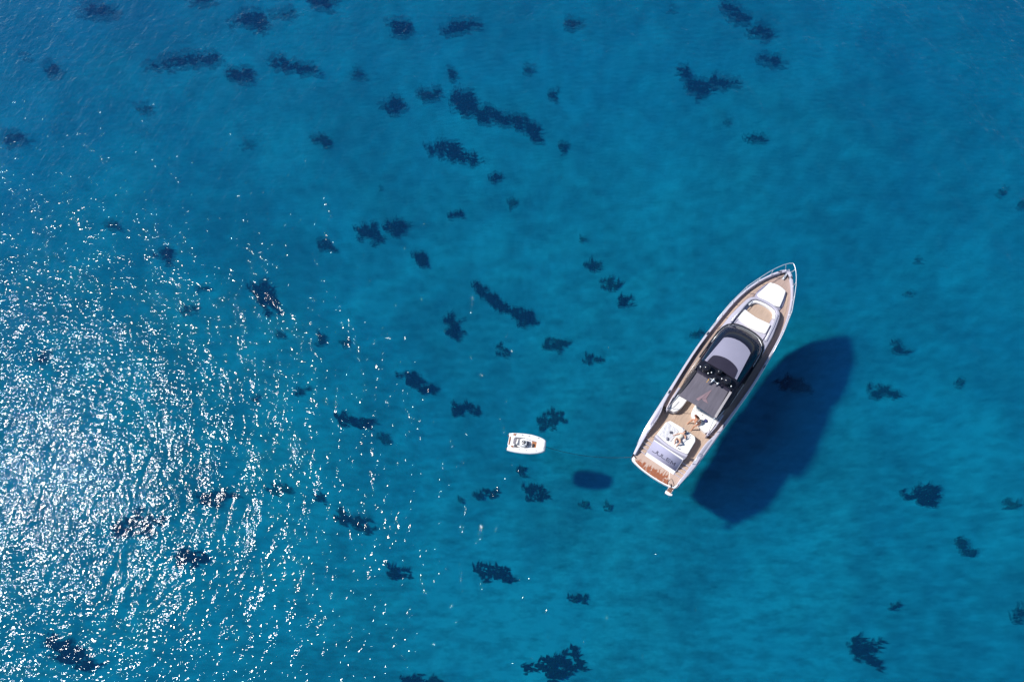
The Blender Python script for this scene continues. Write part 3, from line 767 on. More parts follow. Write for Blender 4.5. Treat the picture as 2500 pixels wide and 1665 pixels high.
# superstructure
def ring_pts(half, z):
    return [(x, y, z(x, y) if callable(z) else z) for x, y in mir(half)]
base = [(7.2, 1.74), (9.0, 1.78), (10.5, 1.76), (11.58, 1.70), (12.05, 1.60), (12.40, 1.44), (12.68, 1.15), (12.83, 0.85), (12.92, 0.48), (12.96, 0.0)]
roof = [(7.2, 1.36), (8.3, 1.24), (9.3, 1.15), (10.2, 1.08), (10.45, 1.06), (10.58, 1.03), (10.72, 0.84), (10.82, 0.62), (10.89, 0.34), (10.92, 0.0)]
def mix(a, b_, t): return [(p[0]*(1-t)+q_[0]*t, p[1]*(1-t)+q_[1]*t) for p, q_ in zip(a, b_)]
mb = MB(); rings = []
for t, z in ((0, 1.7), (0.0, 2.62), (0.25, 3.05), (0.55, 3.52), (0.85, 3.93), (1.0, 4.08)):
    tt = t + 0.10*math.sin(math.pi*t)*(-1)
    rings.append(ring_pts(mix(base, roof, tt), (lambda x, y, z=z: z - (0.55*(1-max(0, z-2.62)/1.46))*max(0, (10.5-x)/3.3) if z > 2 else z)))
mb.loft(rings); mb.build('windscreen', GLASS, yacht, angle=28)
# bright trim following the foot of the screen
tr_ = mix(base, roof, 0.10); trf = mir(tr_[2:])
mb = MB(); mb.tube([(x+0.03, y*1.01, 2.86 - 0.4*max(0, (10.5-x)/3.3)) for x, y in trf], 0.016, 6); mb.build('windscreen_trim', CHROME, yacht, smooth=True)
fr_ = mir([(x+0.05, y+0.05*(1 if y > 0.01 else 0)) for x, y in base[1:]])
mb = MB(); mb.tube([(x, y, 2.64 - 0.5*max(0, (10.5-x)/3.3)) for x, y in fr_], 0.055, 6); mb.build('windscreen_seal', BLACKM, yacht, smooth=True)
for sgn, p, q_ in ((1, (12.52, 0.64, 2.95), (11.85, 1.02, 3.32)), (-1, (12.52, -0.67, 2.95), (11.80, -1.06, 3.35))):
    mb = MB(); mb.tube([p, tuple((a+b_)/2 + (0.03 if i == 2 else 0) for i, (a, b_) in enumerate(zip(p, q_))), q_], [0.035, 0.025, 0.02], 6); mb.ball(p, .07, .05, .05, 8, 5); mb.build('wiper', GREY, yacht, smooth=True)
for sgn in (1, -1):                                   # dark vents and fittings beside the screen
    for x in (11.55, 10.75):
        mb = MB(); mb.slab(rounded([(x-0.2, sgn*1.70), (x+0.15, sgn*1.72), (x+0.2, sgn*1.86), (x-0.18, sgn*1.86)], 0.03, 2), 1.9, 2.38, 0.02); mb.build('side_vent', BLACKM, yacht)
    mb = MB(); mb.tube([(11.0, sgn*1.82, 2.0), (11.0, sgn*1.84, 2.32), (9.0, sgn*1.86, 2.25), (7.2, sgn*1.84, 2.18), (7.2, sgn*1.82, 1.9)], 0.016, 6); mb.build('handrail', CHROME, yacht, smooth=True)

def crown(z0, k=0.09): return lambda x, y: z0 - k*(y/1.2)**2
rf = mir([(8.22, 1.28), (9.3, 1.19), (10.2, 1.11), (10.50, 1.08), (10.62, 1.05), (10.76, 0.84), (10.86, 0.62), (10.93, 0.34), (10.96, 0.0)])
def hardtop_surface(name, outline, z0, th, mat, cut=None):
    """crowned roof panel: strips across the beam so that the crown is real"""
    xs_ = sorted(set([p[0] for p in outline]))
    half = [(x, y) for x, y in outline if y >= 0]; half.sort()
    mb = MB(); n = 12; top = []; bot = []
    X = [half[0][0] + (half[-1][0]-half[0][0])*(1-(1-k/14)**1.6) for k in range(15)]
    for x in X:
        w = max(lerp_tab(half, x), 0.02)
        row = [(x, w*(1-2*k/n), z0 - 0.10*(w*(1-2*k/n)/1.2)**2 - 0.05*max(0, (x-9.8))**2) for k in range(n+1)]
        top.append(row)
    rings = [r + [(a, b_, c-th) for a, b_, c in reversed(r)] for r in top]
    mb.loft(rings); return mb.build(name, mat, yacht, angle=35)
hardtop_surface('hardtop', rf, 4.24, 0.10, SILVER_DARK)
sr = mir([(8.16, 1.10), (8.60, 1.05), (8.86, 0.99), (8.96, 0.88), (9.08, 0.62), (9.16, 0.30), (9.18, 0.0)])
hardtop_surface('sunroof', sr, 4.275, 0.07, SUNROOF)
# low edge lines on the roof
for sgn in (1, -1):
    mb = MB(); mb.tube([(x, sgn*y, 4.155 - 0.05*max(0, x-9.8)**2) for x, y in ((8.3, 1.15), (9.3, 1.07), (10.3, 0.99), (10.6, 0.96))], 0.012, 5); mb.build('roof_seam', GREY, yacht, smooth=True)

ar = rounded([(7.34, -1.40), (7.28, 0), (7.34, 1.40), (7.9, 1.50), (8.26, 1.34), (8.30, 0.6), (8.34, 0), (8.30, -0.6), (8.26, -1.34), (7.9, -1.50)], 0.12, 3)
mb = MB(); mb.slab(ar, 4.02, crown(4.24), 0.05); arch = mb.build('radar_arch', BLACK, yacht, angle=40)
mb = MB(); mb.slab(rounded([(7.14, -1.32), (7.10, 0), (7.14, 1.32), (7.36, 1.32), (7.32, 0), (7.36, -1.32)], 0.04, 2), 4.05, crown(4.20), 0.02); mb.build('awning_cassette', SUNROOF, yacht, angle=40)
for x, y, r in ((7.66, 0.84, 0.30), (7.92, -0.02, 0.20), (7.62, -0.80, 0.30), (7.30, -0.02, 0.17)):
    mb = MB(); mb.tube([(x, y, 4.15), (x, y, 4.32)], [r*0.75, r*0.9], 16); mb.ball((x, y, 4.36+r*0.35), r, r, r*0.95, 20, 10, lo=-math.pi/3)
    mb.build('antenna_dome', BLACK, yacht, smooth=True)
for x, y in ((7.54, 1.25), (7.42, 0.56), (7.60, 0.40), (7.60, -0.42), (7.48, -1.22)):
    mb = MB(); mb.tube([(x, y, 4.2), (x, y, 4.34)], 0.03, 8); mb.ball((x, y, 4.36), .055, .055, .05, 10, 6); mb.build('deck_light', CHROME, yacht, smooth=True)
mb = MB()
mb.tube([(7.16, 0.0, 4.2), (7.02, 0.0, 4.75)], [0.07, 0.04], 8); mb.tube([(7.02, 0.14, 4.62), (7.02, -0.32, 4.62)], 0.022, 6)
mb.box(6.95, 7.1, -0.08, 0.08, 4.66, 4.72); mb.ball((7.02, 0.0, 4.80), .07, .07, .08, 10, 6); mb.ball((7.02, 0.16, 4.64), .05, .05, .05, 8, 5)
mb.tube([(7.12, -0.42, 4.58), (6.95, -0.34, 4.60)], [0.04, 0.07], 8); mb.tube([(7.02, 0.0, 4.72), (6.80, 0.05, 4.66)], [0.025, 0.04], 8)
mb.build('light_mast', CHROME, yacht, smooth=True)
mb = MB(); mb.tube([(7.08, 0.24, 4.2), (7.0, 0.26, 4.75)], 0.012, 6); staff = mb.build('flagstaff', CHROME, yacht, smooth=True)
mb = MB(); F_ = [[(6.98 - 0.05*i - 0.02*math.sin(i*1.3), 0.27 + 0.02*math.sin(i*1.9) + 0.012*j, 4.72 - 0.07*j - 0.035*i) for j in range(4)] for i in range(6)]
mb.loft([r + [(a, b_+0.008, c) for a, b_, c in reversed(r)] for r in F_]); mb.build('signal_flag', YELLOW, staff, smooth=True)

# awning over the cockpit
mb = MB(); n = 22; m_ = 20; rings = []
for i in range(n+1):
    t = i/n; x = 7.16 - t*(7.16-5.0); hb = 1.27 + t*(1.43-1.27)
    row = []
    for j in range(m_+1):
        s_ = 1-2*j/m_; y = hb*s_ + 0.03
        xx = x + (0.10*math.cos(s_*math.pi/2) if i == n else 0)*0.5
        z = 4.16 - 0.30*t - 0.10*s_*s_ - 0.07*math.sin(math.pi*t)*(1-s_*s_) + 0.012*math.sin(s_*34 + 0.6*math.sin(5*t))*math.exp(-3.0*t) + 0.006*math.sin(9*t + 3*s_)
        row.append((xx, y, z))
    rings.append(row + [(a, b_, c-0.012) for a, b_, c in reversed(row)])
mb.loft(rings); awn = mb.build('awning', AWNING, yacht, angle=60)
def awz(x, y):
    t = (7.16-x)/2.16; s_ = y/(1.27+0.16*t)
    return 4.16 - 0.30*t - 0.10*s_*s_ - 0.07*math.sin(math.pi*t)*(1-s_*s_)
em1 = [(6.66, -0.26), (5.46, 0.30), (5.44, 0.10), (5.70, 0.0), (5.74, -0.30), (5.70, -0.48)]
def decal(poly, nm):
    mb = MB(); mb.slab(poly, lambda x, y: awz(x, y)+0.006, lambda x, y: awz(x, y)+0.016); mb.build(nm, PINK, awn)
decal([(6.66, -0.26), (5.46, 0.30), (5.42, 0.08), (5.72, -0.02), (5.86, -0.27)], 'awning_emblem')
decal([(5.86, -0.29), (5.70, -0.03), (5.62, -0.22), (5.64, -0.56)], 'awning_emblem')
for sgn in (1, -1):
    mb = MB(); mb.tube([(5.03, sgn*1.44, 3.74), (4.62, sgn*1.62, 2.0)], 0.022, 8); mb.ball((5.03, sgn*1.44, 3.76), .04, .04, .04, 8, 5); mb.build('awning_pole', CHROME, yacht, smooth=True)
    # black side wing sweeping down from the arch to the cockpit
    prof = [(5.08, 3.62), (5.14, 3.76), (6.2, 3.98), (7.2, 4.12), (8.2, 4.08), (8.3, 1.9), (7.1, 1.9), (6.2, 2.9)]
    def ywing(z): return 1.76 - (z-1.9)*0.155
    mb = MB(); mb.loft([[(x, sgn*(ywing(z)+o_), z) for x, z in prof] for o_ in (0.0, 0.07)])
    wing = mb.build('side_wing', BLACK, yacht)
    mb = MB()
    cp = [(5.10, 3.72), (5.5, 3.84), (6.2, 3.99), (6.7, 4.06), (7.2, 4.12)]
    mb.loft([[(x, sgn*(ywing(z)-0.10), z-0.02), (x, sgn*(ywing(z)+0.06), z-0.02), (x, sgn*(ywing(z)+0.06), z+0.04), (x, sgn*(ywing(z)-0.10), z+0.04)] for x, z in cp])
    mb.build('wing_cap', CAPM if sgn < 0 else BLACKM, wing)
    mb = MB(); cw = [(4.35, 1.62), (4.45, 1.76), (5.2, 1.86), (6.3, 1.88), (6.3, 1.74), (5.0, 1.74), (4.6, 1.58)]
    mb.slab([(x, sgn*y) for x, y in cw], 1.15, lambda x, y: 1.80 + 0.12*(x-4.35), 0.02); mb.build('cockpit_coaming', SILVER, yacht, angle=40)
    mb = MB(); mb.tube([(4.45, sgn*1.68, 1.84), (4.75, sgn*1.72, 2.1), (5.3, sgn*1.75, 2.25)], 0.025, 6); mb.build('handrail', BLACKM, yacht, smooth=True)

# forward lounge on the coachroof
outer = [(11.0, 1.74), (12.1, 1.79), (13.5, 1.70), (14.6, 1.50), (15.2, 1.37), (15.55, 1.20), (15.75, 0.95), (15.88, 0.55), (15.93, 0.0)]
inner = [(12.0, 1.34), (13.5, 1.28), (14.8, 1.16), (15.35, 1.02), (15.55, 0.82), (15.66, 0.45), (15.70, 0.0)]
def cz(x, y): return 2.60 + 0.015*(x-11) - 0.10*max(0, abs(y)-1.3)
U = mir(outer) + [(x, y) for x, y in reversed(mir(inner))]
mb = MB()
of, inf_ = mir(outer), mir(inner)
def resample(poly, n):
    d = [0]
    for a, b_ in zip(poly, poly[1:]): d.append(d[-1] + math.dist(a, b_))
    out = []
    for k in range(n):
        t = d[-1]*k/(n-1); i = max(j for j in range(len(d)) if d[j] <= t + 1e-9); i = min(i, len(poly)-2)
        f = (t-d[i])/(d[i+1]-d[i]); out.append((poly[i][0]*(1-f)+poly[i+1][0]*f, poly[i][1]*(1-f)+poly[i+1][1]*f))
    return out
oo, ii = resample(of, 60), resample(inf_, 60)
rings = []
for (ox, oy), (ix, iy) in zip(oo, ii):
    dx, dy = (ix-ox), (iy-oy); l = math.hypot(dx, dy); dx /= l; dy /= l
    rings.append([(ox-dx*.05, oy-dy*.05, zd(min(ox, 18))-.05), (ox-dx*.02, oy-dy*.02, cz(ox, oy)-.12), (ox+dx*.05, oy+dy*.05, cz(ox, oy)-.01), (ox+dx*.12, oy+dy*.12, cz(ox, oy)+.01), (ix-dx*.05, iy-dy*.05, cz(ix, iy)+.01), (ix, iy, cz(ix, iy)-.03), (ix, iy, 2.0), (ox, oy, 2.0)])
mb.loft(rings, True); mb.build('coachroof', COACH, yacht, angle=35)
mb = MB(); mb.slab(mir([(11.6, 1.33)] + [(x-0.01, y) for x, y in inner[1:]]), 2.0, 2.28); mb.build('lounge_floor', SILVER, yacht)
mb = MB(); mb.slab(mir([(14.0, 0.98), (15.0, 0.93), (15.38, 0.76), (15.48, 0.4), (15.51, 0.0)]), 2.285, 2.30); mb.build('lounge_teak', TEAK, yacht)
mb = MB(); mb.slab(mir([(11.7, 1.22), (13.5, 1.22)]) , 2.28, 2.46); mb.build('lounge_plinth', SILVER, yacht)
cu = [(14.40, 1.10), (14.30, 0.60), (14.24, 0.0), (14.30, -0.60), (14.36, -1.10), (13.42, -1.18), (13.26, -0.62), (13.20, 0.0), (13.26, 0.62), (13.45, 1.17)]
mb = MB(); mb.slab(rounded(cu, 0.12, 3), 2.28, 2.58, 0.06, 3); mb.build('lounge_cushion', CUSHION, yacht, angle=50)
bn = [(14.9, 1.12), (15.33, 0.98), (15.52, 0.80), (15.62, 0.44), (15.66, 0.0)]
bi_ = [(14.9, 0.98), (15.22, 0.84), (15.38, 0.68), (15.46, 0.40), (15.50, 0.0)]
mb = MB(); A1, A2 = mir(bn), mir(bi_)
mb.loft([[(a[0], a[1], 2.29), (a[0], a[1], 2.56), (b_[0], b_[1], 2.52), (b_[0], b_[1], 2.29)] for a, b_ in zip(A1, A2)]); mb.build('bench_seat', WHITE, yacht, angle=30)
for sgn in (1, -1):
    mb = MB(); mb.tube([(12.75, sgn*1.42, 2.6), (12.85, sgn*1.40, 2.80), (14.2, sgn*1.27, 2.82), (15.2, sgn*1.12, 2.80), (15.3, sgn*1.10, 2.6)], 0.020, 6); mb.build('grab_rail', CHROME, yacht, smooth=True)

# foredeck sunpad
fb = mir([(15.98, 1.05), (16.4, 1.10), (17.0, 0.98), (17.5, 0.78), (17.6, 0.5), (17.66, 0)])
mb = MB(); mb.slab([p for p in fb], lambda x, y: zd(x)-.02, lambda x, y: zd(x)+0.10, 0.03); mb.build('foredeck_plinth', SILVER_DARK, yacht, angle=40)
fp = [(15.90, 0.0), (15.98, 0.5), (16.14, 0.95), (16.9, 0.80), (17.55, 0.66), (17.66, 0.3), (17.70, 0.0), (17.66, -0.3), (17.55, -0.68), (16.9, -0.84), (16.12, -0.96), (15.98, -0.5)]
mb = MB(); mb.slab(rounded(fp, 0.08, 3), lambda x, y: zd(x)+.08, lambda x, y: zd(x)+0.30, 0.06, 3); mb.build('foredeck_sunpad', CUSHION, yacht, angle=50)

# ground tackle, cleats, rails
mb = MB(); mb.box(18.55, 19.4, -0.07, 0.07, 2.40, 2.48); mb.tube([(18.9, 0, 2.52), (19.42, 0, 2.44), (19.5, 0, 2.2)], [.03, .035, .03], 6); mb.tube([(19.4, -0.22, 2.25), (19.5, 0, 2.16), (19.4, 0.22, 2.25)], 0.035, 6); mb.build('anchor', CHROME, yacht)
mb = MB(); mb.slab(rounded([(18.4, -0.09), (18.4, 0.09), (18.62, 0.07), (18.62, -0.07)], 0.04, 2), 2.25, 2.42, 0.02); mb.ball((18.5, 0, 2.44), .06, .06, .05, 12, 6); mb.build('windlass', CHROME, yacht, angle=40)
def cleat(x, y, z, ang):
    ca, sa = math.cos(ang), math.sin(ang); mb = MB()
    mb.tube([(x-.17*ca, y-.17*sa, z+.07), (x-.06*ca, y-.06*sa, z+.06), (x+.06*ca, y+.06*sa, z+.06), (x+.17*ca, y+.17*sa, z+.07)], [.015, .03, .03, .015], 6)
    mb.tube([(x-.05*ca, y-.05*sa, z-.02), (x-.05*ca, y-.05*sa, z+.06)], .02, 6); mb.tube([(x+.05*ca, y+.05*sa, z-.02), (x+.05*ca, y+.05*sa, z+.06)], .02, 6)
    mb.build('cleat', BLACKM, yacht)
for x, y, a in ((18.72, 0.50, -0.8), (18.74, -0.50, 0.8), (0.42, 1.74, 1.2), (0.10, -1.50, 0.5), (11.2, 2.37, 0), (11.2, -2.37, 0), (5.6, 2.26, 0), (5.6, -2.26, 0)):
    cleat(x, y, (zs(x) if x > 2 else 0.5)+0.05*(x > 2), a)
mb = MB(); rl = [(11.9, 2.33, 2.35), (12.6, 2.33, 2.68), (14.0, 2.20, 2.92), (15.9, 1.86, 3.08), (17.1, 1.42, 3.17), (17.9, 1.10, 3.22), (18.5, 0.80, 3.26), (19.0, 0.50, 3.28), (19.35, 0.22, 3.29), (19.5, 0.0, 3.30)]
full = rl + [(x, -y, z) for x, y, z in reversed(rl[:-1])]
mb.tube(full, 0.028, 6); rail = mb.build('bow_rail', CHROME, yacht, smooth=True)
for x in (13.1, 14.5, 15.9, 17.1, 18.15, 19.08):
    for sgn in (1, -1):
        yb = bw(x)-0.05 if x < 19 else 0.2
        px_ = x + 0.04; yt = lerp_tab([(a, b_) for a, b_, c in rl], px_); zt = lerp_tab([(a, c) for a, b_, c in rl], px_)
        mb = MB(); mb.tube([(x, sgn*yb, zs(x)+0.03), (px_, sgn*yt, zt)], 0.022, 6); mb.ball((x, sgn*yb, zs(x)+0.06), .05, .05, .04, 8, 4)
        mb.build('stanchion', CHROME, rail, smooth=True)

# boarding ladder folded out behind the platform
mb = MB()
for y in (-1.42, -1.76): mb.tube([(0.12, y, 0.44), (-0.12, y, 0.30), (-0.40, y-0.02, 0.06), (-0.52, y-0.02, -0.35)], 0.018, 6)
lad = mb.build('boarding_ladder', CHROME, yacht, smooth=True)
for x, z in ((0.02, 0.40), (-0.10, 0.32), (-0.22, 0.22)):
    mb = MB(); mb.box(x-0.045, x+0.045, -1.76, -1.42, z, z+0.03); mb.build('rung', TEAKR, lad)
mb = MB(); mb.slab(rounded([(-0.24, -1.36), (-0.22, -1.90), (-0.36, -1.92), (-0.47, -1.66), (-0.46, -1.40)], 0.05, 3), 0.06, 0.17, 0.03); mb.build('float_pad', WHITE, lad, angle=40)
# ------------------------------------------------------------------ tender
t0 = at(1220 + 370/18.115, 1040 + 680/18.115, 0.45); t1 = at(1220 + 2050/18.115, 1040 + 870/18.115, 0.45)
TA = math.atan2(t1.y-t0.y, t1.x-t0.x); TL = math.hypot(t1.x-t0.x, t1.y-t0.y)
tender = empty('tender_boat', (t0.x, t0.y, 0), TA)
tag(tender, 'small white tender boat with brown teak pads and black steering wheel, tied astern', 'dinghy')
def tl(x, y, z=0.45):
    """place on the tender measured in the enlarged view -> tender axes"""
    p = at(1220 + x/18.115, 1040 + y/18.115, z) - Vector((t0.x, t0.y, 0)); p = Matrix.Rotation(-TA, 3, 'Z') @ p
    return (p.x, p.y)
def tpoly(pts, z=0.45): return [tl(x, y, z) for x, y in pts]
HB = [(0.0, 0.70), (0.6, 0.76), (1.2, 0.78), (1.7, 0.76), (2.1, 0.69), (2.4, 0.61), (2.65, 0.51), (2.80, 0.42)]
hx = [0.0, 0.3, 0.7, 1.2, 1.7, 2.1, 2.4, 2.6, 2.72, 2.80]
def hb(x): return smooth_tab(HB, min(x, 2.78))
rings = []
for x in hx:
    b_ = hb(x); k = max(0, (x-2.0)/0.8)
    rings.append([(x, b_*0.90, 0.22), (x-0.02*k, b_*0.80, -0.02+0.12*k), (x-0.1*k, 0, -0.22+0.25*k*k), (x-0.02*k, -b_*0.80, -0.02+0.12*k), (x, -b_*0.90, 0.22)])
mb = MB(); mb.loft(rings, False); mb.f.append(tuple(range(5))); mb.f.append(tuple(len(mb.v)-5+i for i in range(5))); mb.f.append(tuple([5*i for i in range(len(hx))] + [5*i+4 for i in range(len(hx)-1, -1, -1)]))
mb.build('hull', WHITE, tender, angle=30)
# broad soft side tube running round the bow
pts = [(x, hb(x)-0.17) for x in [0.0, 0.3, 0.7, 1.2, 1.7, 2.05, 2.3, 2.48, 2.60, 2.67]]
loop = pts + [(2.71, 0.12), (2.72, 0.0), (2.71, -0.12)] + [(x, -y) for x, y in reversed(pts)]
loop = [(x, y) for x, y in loop]
mb = MB(); rings = []
n = len(loop)
for i, (x, y) in enumerate(loop):
    a = Vector(loop[max(i-1, 0)]); b_ = Vector(loop[min(i+1, n-1)]); t = (b_-a).normalized(); o_ = Vector((-t.y, t.x))
    if i == 0 or i == n-1: rx = 0.15
    else: rx = 0.175
    if 10 <= i <= 12: rx = 0.13
    rings.append([(x + o_.x*rx*math.cos(q), y + o_.y*rx*math.cos(q), 0.33 + 0.16*math.sin(q)) for q in [2*math.pi*k/14 for k in range(14)]])
mb.loft(rings); mb.build('side_tube', WHITE, tender, angle=50)
deckw = [(0.05, 0.60)] + [(x, hb(x)-0.12) for x in (0.6, 1.2, 1.7, 2.1, 2.4)] + [(2.62, 0.24)]
# inner deck moulding with a sunken floor
fl = MB(); fl.slab(mir(deckw), 0.10, 0.26); fl.build('floor', WHITE, tender)
def inner_side(sgn):
    mb = MB(); xs2 = [0.30, 0.7, 1.2, 1.7, 2.0, 2.3, 2.5]
    mb.loft([[(x, sgn*(hb(x)-0.14), 0.24), (x, sgn*(hb(x)-0.14), 0.49), (x, sgn*(hb(x)-0.36 - (0.10 if x > 1.2 else 0)*(1 if x < 2.2 else 0.3)), 0.47), (x, sgn*(hb(x)-0.38 - (0.10 if x > 1.2 else 0)*(1 if x < 2.2 else 0.3)), 0.24)] for x in xs2])
    mb.build('side_moulding', WHITE, tender, angle=40)
inner_side(1); inner_side(-1)
mb = MB(); mb.slab(rounded(tpoly([(1660, 600), (1960, 700), (1980, 900), (1930, 1050), (1600, 1040)]), 0.05, 3), 0.24, 0.52, 0.05); mb.build('bow_cushion', CUSHION, tender, angle=40)
mb = MB(); mb.slab(tpoly([(1440, 560), (1660, 690), (1640, 1010), (1400, 1015)]), 0.262, 0.28); mb.build('bow_well_sole', TEAKR, tender)
mb = MB(); mb.slab(rounded(tpoly([(1455, 780), (1540, 800), (1520, 900), (1470, 990), (1430, 960)], 0.3), 0.02, 3), 0.28, 0.36, 0.02); mb.build('bow_bag', BLACKM, tender)
mb = MB(); mb.slab(rounded(tpoly([(540, 300), (770, 330), (700, 480), (500, 450)]), 0.03, 3), 0.24, 0.50, 0.03); mb.slab(rounded(tpoly([(400, 800), (650, 830), (630, 1010), (380, 1000)]), 0.03, 3), 0.24, 0.50, 0.03)
mb.build('aft_moulding', WHITE, tender, angle=40)
for nm, q in (('teak_pad', [(620, 340), (740, 345), (700, 435), (590, 400)]), ('teak_pad', [(500, 860), (610, 875), (605, 965), (500, 920)]), ('teak_pad', [(440, 480), (490, 470), (480, 600), (420, 850), (380, 830), (410, 640)])):
    mb = MB(); mb.slab(tpoly(q), 0.3, 0.516); mb.build(nm, TEAKR, tender)
mb = MB(); mb.slab(rounded(tpoly([(430, 430), (700, 500), (650, 840), (350, 860), (350, 800)]), 0.05, 3), 0.24, 0.48, 0.03); mb.build('stern_platform', WHITE, tender, angle=40)
mb = MB(); mb.slab(rounded(tpoly([(630, 530), (770, 570), (730, 800), (590, 770)]), 0.03, 3), 0.44, 0.56, 0.03); mb.build('bench_seat', GREYC, tender, angle=40)
a_, b2_ = tl(800, 590, .6), tl(740, 800, .6)
mb = MB(); mb.tube([(*a_, 0.60), ((a_[0]+b2_[0])/2+0.03, (a_[1]+b2_[1])/2, 0.62), (*b2_, 0.60)], 0.065, 10); mb.build('backrest', CUSHION, tender, smooth=True)
mb = MB(); mb.slab(rounded(tpoly([(890, 620), (1210, 650), (1190, 830), (1100, 900), (900, 880)], 0.6), 0.05, 3), 0.24, 0.66, 0.06); mb.slab(tpoly([(940, 560), (1200, 600), (1210, 660), (900, 640)], .55), 0.24, 0.60); cons = mb.build('console', WHITE, tender, angle=40)
wx, wy = tl(1040, 710, .8)
mb = MB(); mb.tube([(wx + 0.15*math.cos(t)*0.9, wy + 0.15*math.sin(t), 0.78 + 0.10*math.cos(t)) for t in [2*math.pi*k/20 for k in range(20)]], 0.018, 6, closed=True)
for k in range(3):
    t = 2*math.pi*k/3 + 0.5; mb.tube([(wx, wy, 0.78), (wx + 0.135*math.cos(t), wy + 0.15*math.sin(t), 0.78 + 0.10*math.cos(t))], 0.014, 5)
mb.ball((wx, wy, 0.78), 0.035, 0.035, 0.03, 8, 5); mb.build('steering_wheel', BLACKM, tender)
mb = MB(); mb.slab(tpoly([(1090, 650), (1150, 660), (1130, 770), (1070, 780)], .68), 0.64, 0.70, 0.01); mb.build('dashboard', BLACKM, tender)
for q in ([(1230, 690), (1320, 710), (1300, 830), (1215, 820)], [(1140, 860), (1190, 870), (1195, 1015), (1150, 1020)], [(730, 480), (780, 380), (790, 470), (850, 500), (960, 560), (900, 640), (820, 560)], [(660, 820), (720, 850), (730, 920), (900, 930), (820, 900), (660, 930)]):
    mb = MB(); mb.slab(tpoly(q, .4), 0.3, 0.45 if q[0][0] > 1000 else 0.36); mb.build('floor_mat' if q[0][0] < 1000 else 'foot_locker', GREYC, tender)
for x, y in ((1010, 388), (1310, 436), (1720, 536), (870, 1035), (1185, 1078), (1610, 1085)):
    px2, py2 = tl(x, y, 0.5); mb = MB(); mb.tube([(px2-0.075, py2+0.0, 0.485), (px2-0.04, py2, 0.515), (px2+0.04, py2, 0.515), (px2+0.075, py2, 0.485)], 0.016, 6); mb.build('grab_handle', BLACKM, tender, smooth=True)
mb = MB(); mb.tube([(-0.06, -0.50, 0.1), (-0.08, -0.50, 0.30)], 0.05, 8); mb.tube([(-0.06, 0.52, 0.1), (-0.08, 0.52, 0.30)], 0.05, 8); mb.build('stern_fitting', BLACKM, tender)

# tow line from the tender's bow to the yacht's stern cleat
a = Matrix.Rotation(TA, 3, 'Z') @ Vector((2.78, -0.02, 0.30)) + Vector((t0.x, t0.y, 0)); b_ = yw(0.40, 1.76, 0.56)
pts = []
for k in range(25):
    t = k/24; p = a.lerp(b_, t); p.z -= 1.35*math.sin(math.pi*t)**0.8; pts.append(p - a)
mb = MB(); mb.tube(pts, 0.016, 6); tag(mb.build('tow_line', ROPE, smooth=True, loc=a), 'thin dark tow line sagging under water between tender and yacht stern', 'rope')
# loose mooring rope lying on the platform
base_p = yw(0.30, -1.25, 0.53)
lp = [(0.30, 0.02), (0.22, -0.12), (0.10, -0.26), (-0.02, -0.40), (-0.14, -0.38), (-0.17, -0.22), (-0.10, -0.05), (-0.2, 0.06), (0.05, 0.10), (0.2, 0.06)]
mb = MB(); mb.tube([(x, y, 0.0 + 0.008*(i % 3)) for i, (x, y) in enumerate(lp)], 0.014, 5)
tag(mb.build('mooring_rope', ROPE, smooth=True, loc=base_p, rotz=YA), 'thin dark rope looped on the swim platform corner by the ladder', 'rope')

# ------------------------------------------------------------------ people
def skin_mesh(name, joints, bones, mat, levels=1):
    """one continuous surface grown over a skeleton; the first joint is the root"""
    names = list(joints); idx = {k: i for i, k in enumerate(names)}
    me = bpy.data.meshes.new(name)
    me.from_pydata([joints[k][0] for k in names], [(idx[a], idx[b]) for a, b in bones], [])
    o = bpy.data.objects.new(name, me); C.objects.link(o)
    sk = o.modifiers.new('skin', 'SKIN'); sk.use_smooth_shade = True; sk.branch_smoothing = 0.6
    sv = me.skin_vertices[0].data if me.skin_vertices else None
    if sv is None:
        bm = bmesh.new(); bm.from_mesh(me); bm.verts.layers.skin.verify(); bm.to_mesh(me); bm.free(); sv = me.skin_vertices[0].data
    for k in names:
        r = joints[k][1]
        r = r if isinstance(r, tuple) else (r, r)
        g = 1.0 if (max(r) < 0.03 or k in ('skull', 'crown', 'jaw', 'nose')) else 1.14
        sv[idx[k]].radius = (r[0]*g, r[1]*g)
    sv[0].use_root = True
    ss = o.modifiers.new('subsurf', 'SUBSURF'); ss.levels = levels; ss.render_levels = levels
    dg = bpy.context.evaluated_depsgraph_get(); dg.update()
    m2 = bpy.data.meshes.new_from_object(o.evaluated_get(dg))
    bpy.data.objects.remove(o); bpy.data.meshes.remove(me)
    m2.name = name; m2.materials.clear(); m2.materials.append(mat)
    m2.polygons.foreach_set('use_smooth', [True]*len(m2.polygons))
    o2 = bpy.data.objects.new(name, m2); C.objects.link(o2)
    return o2
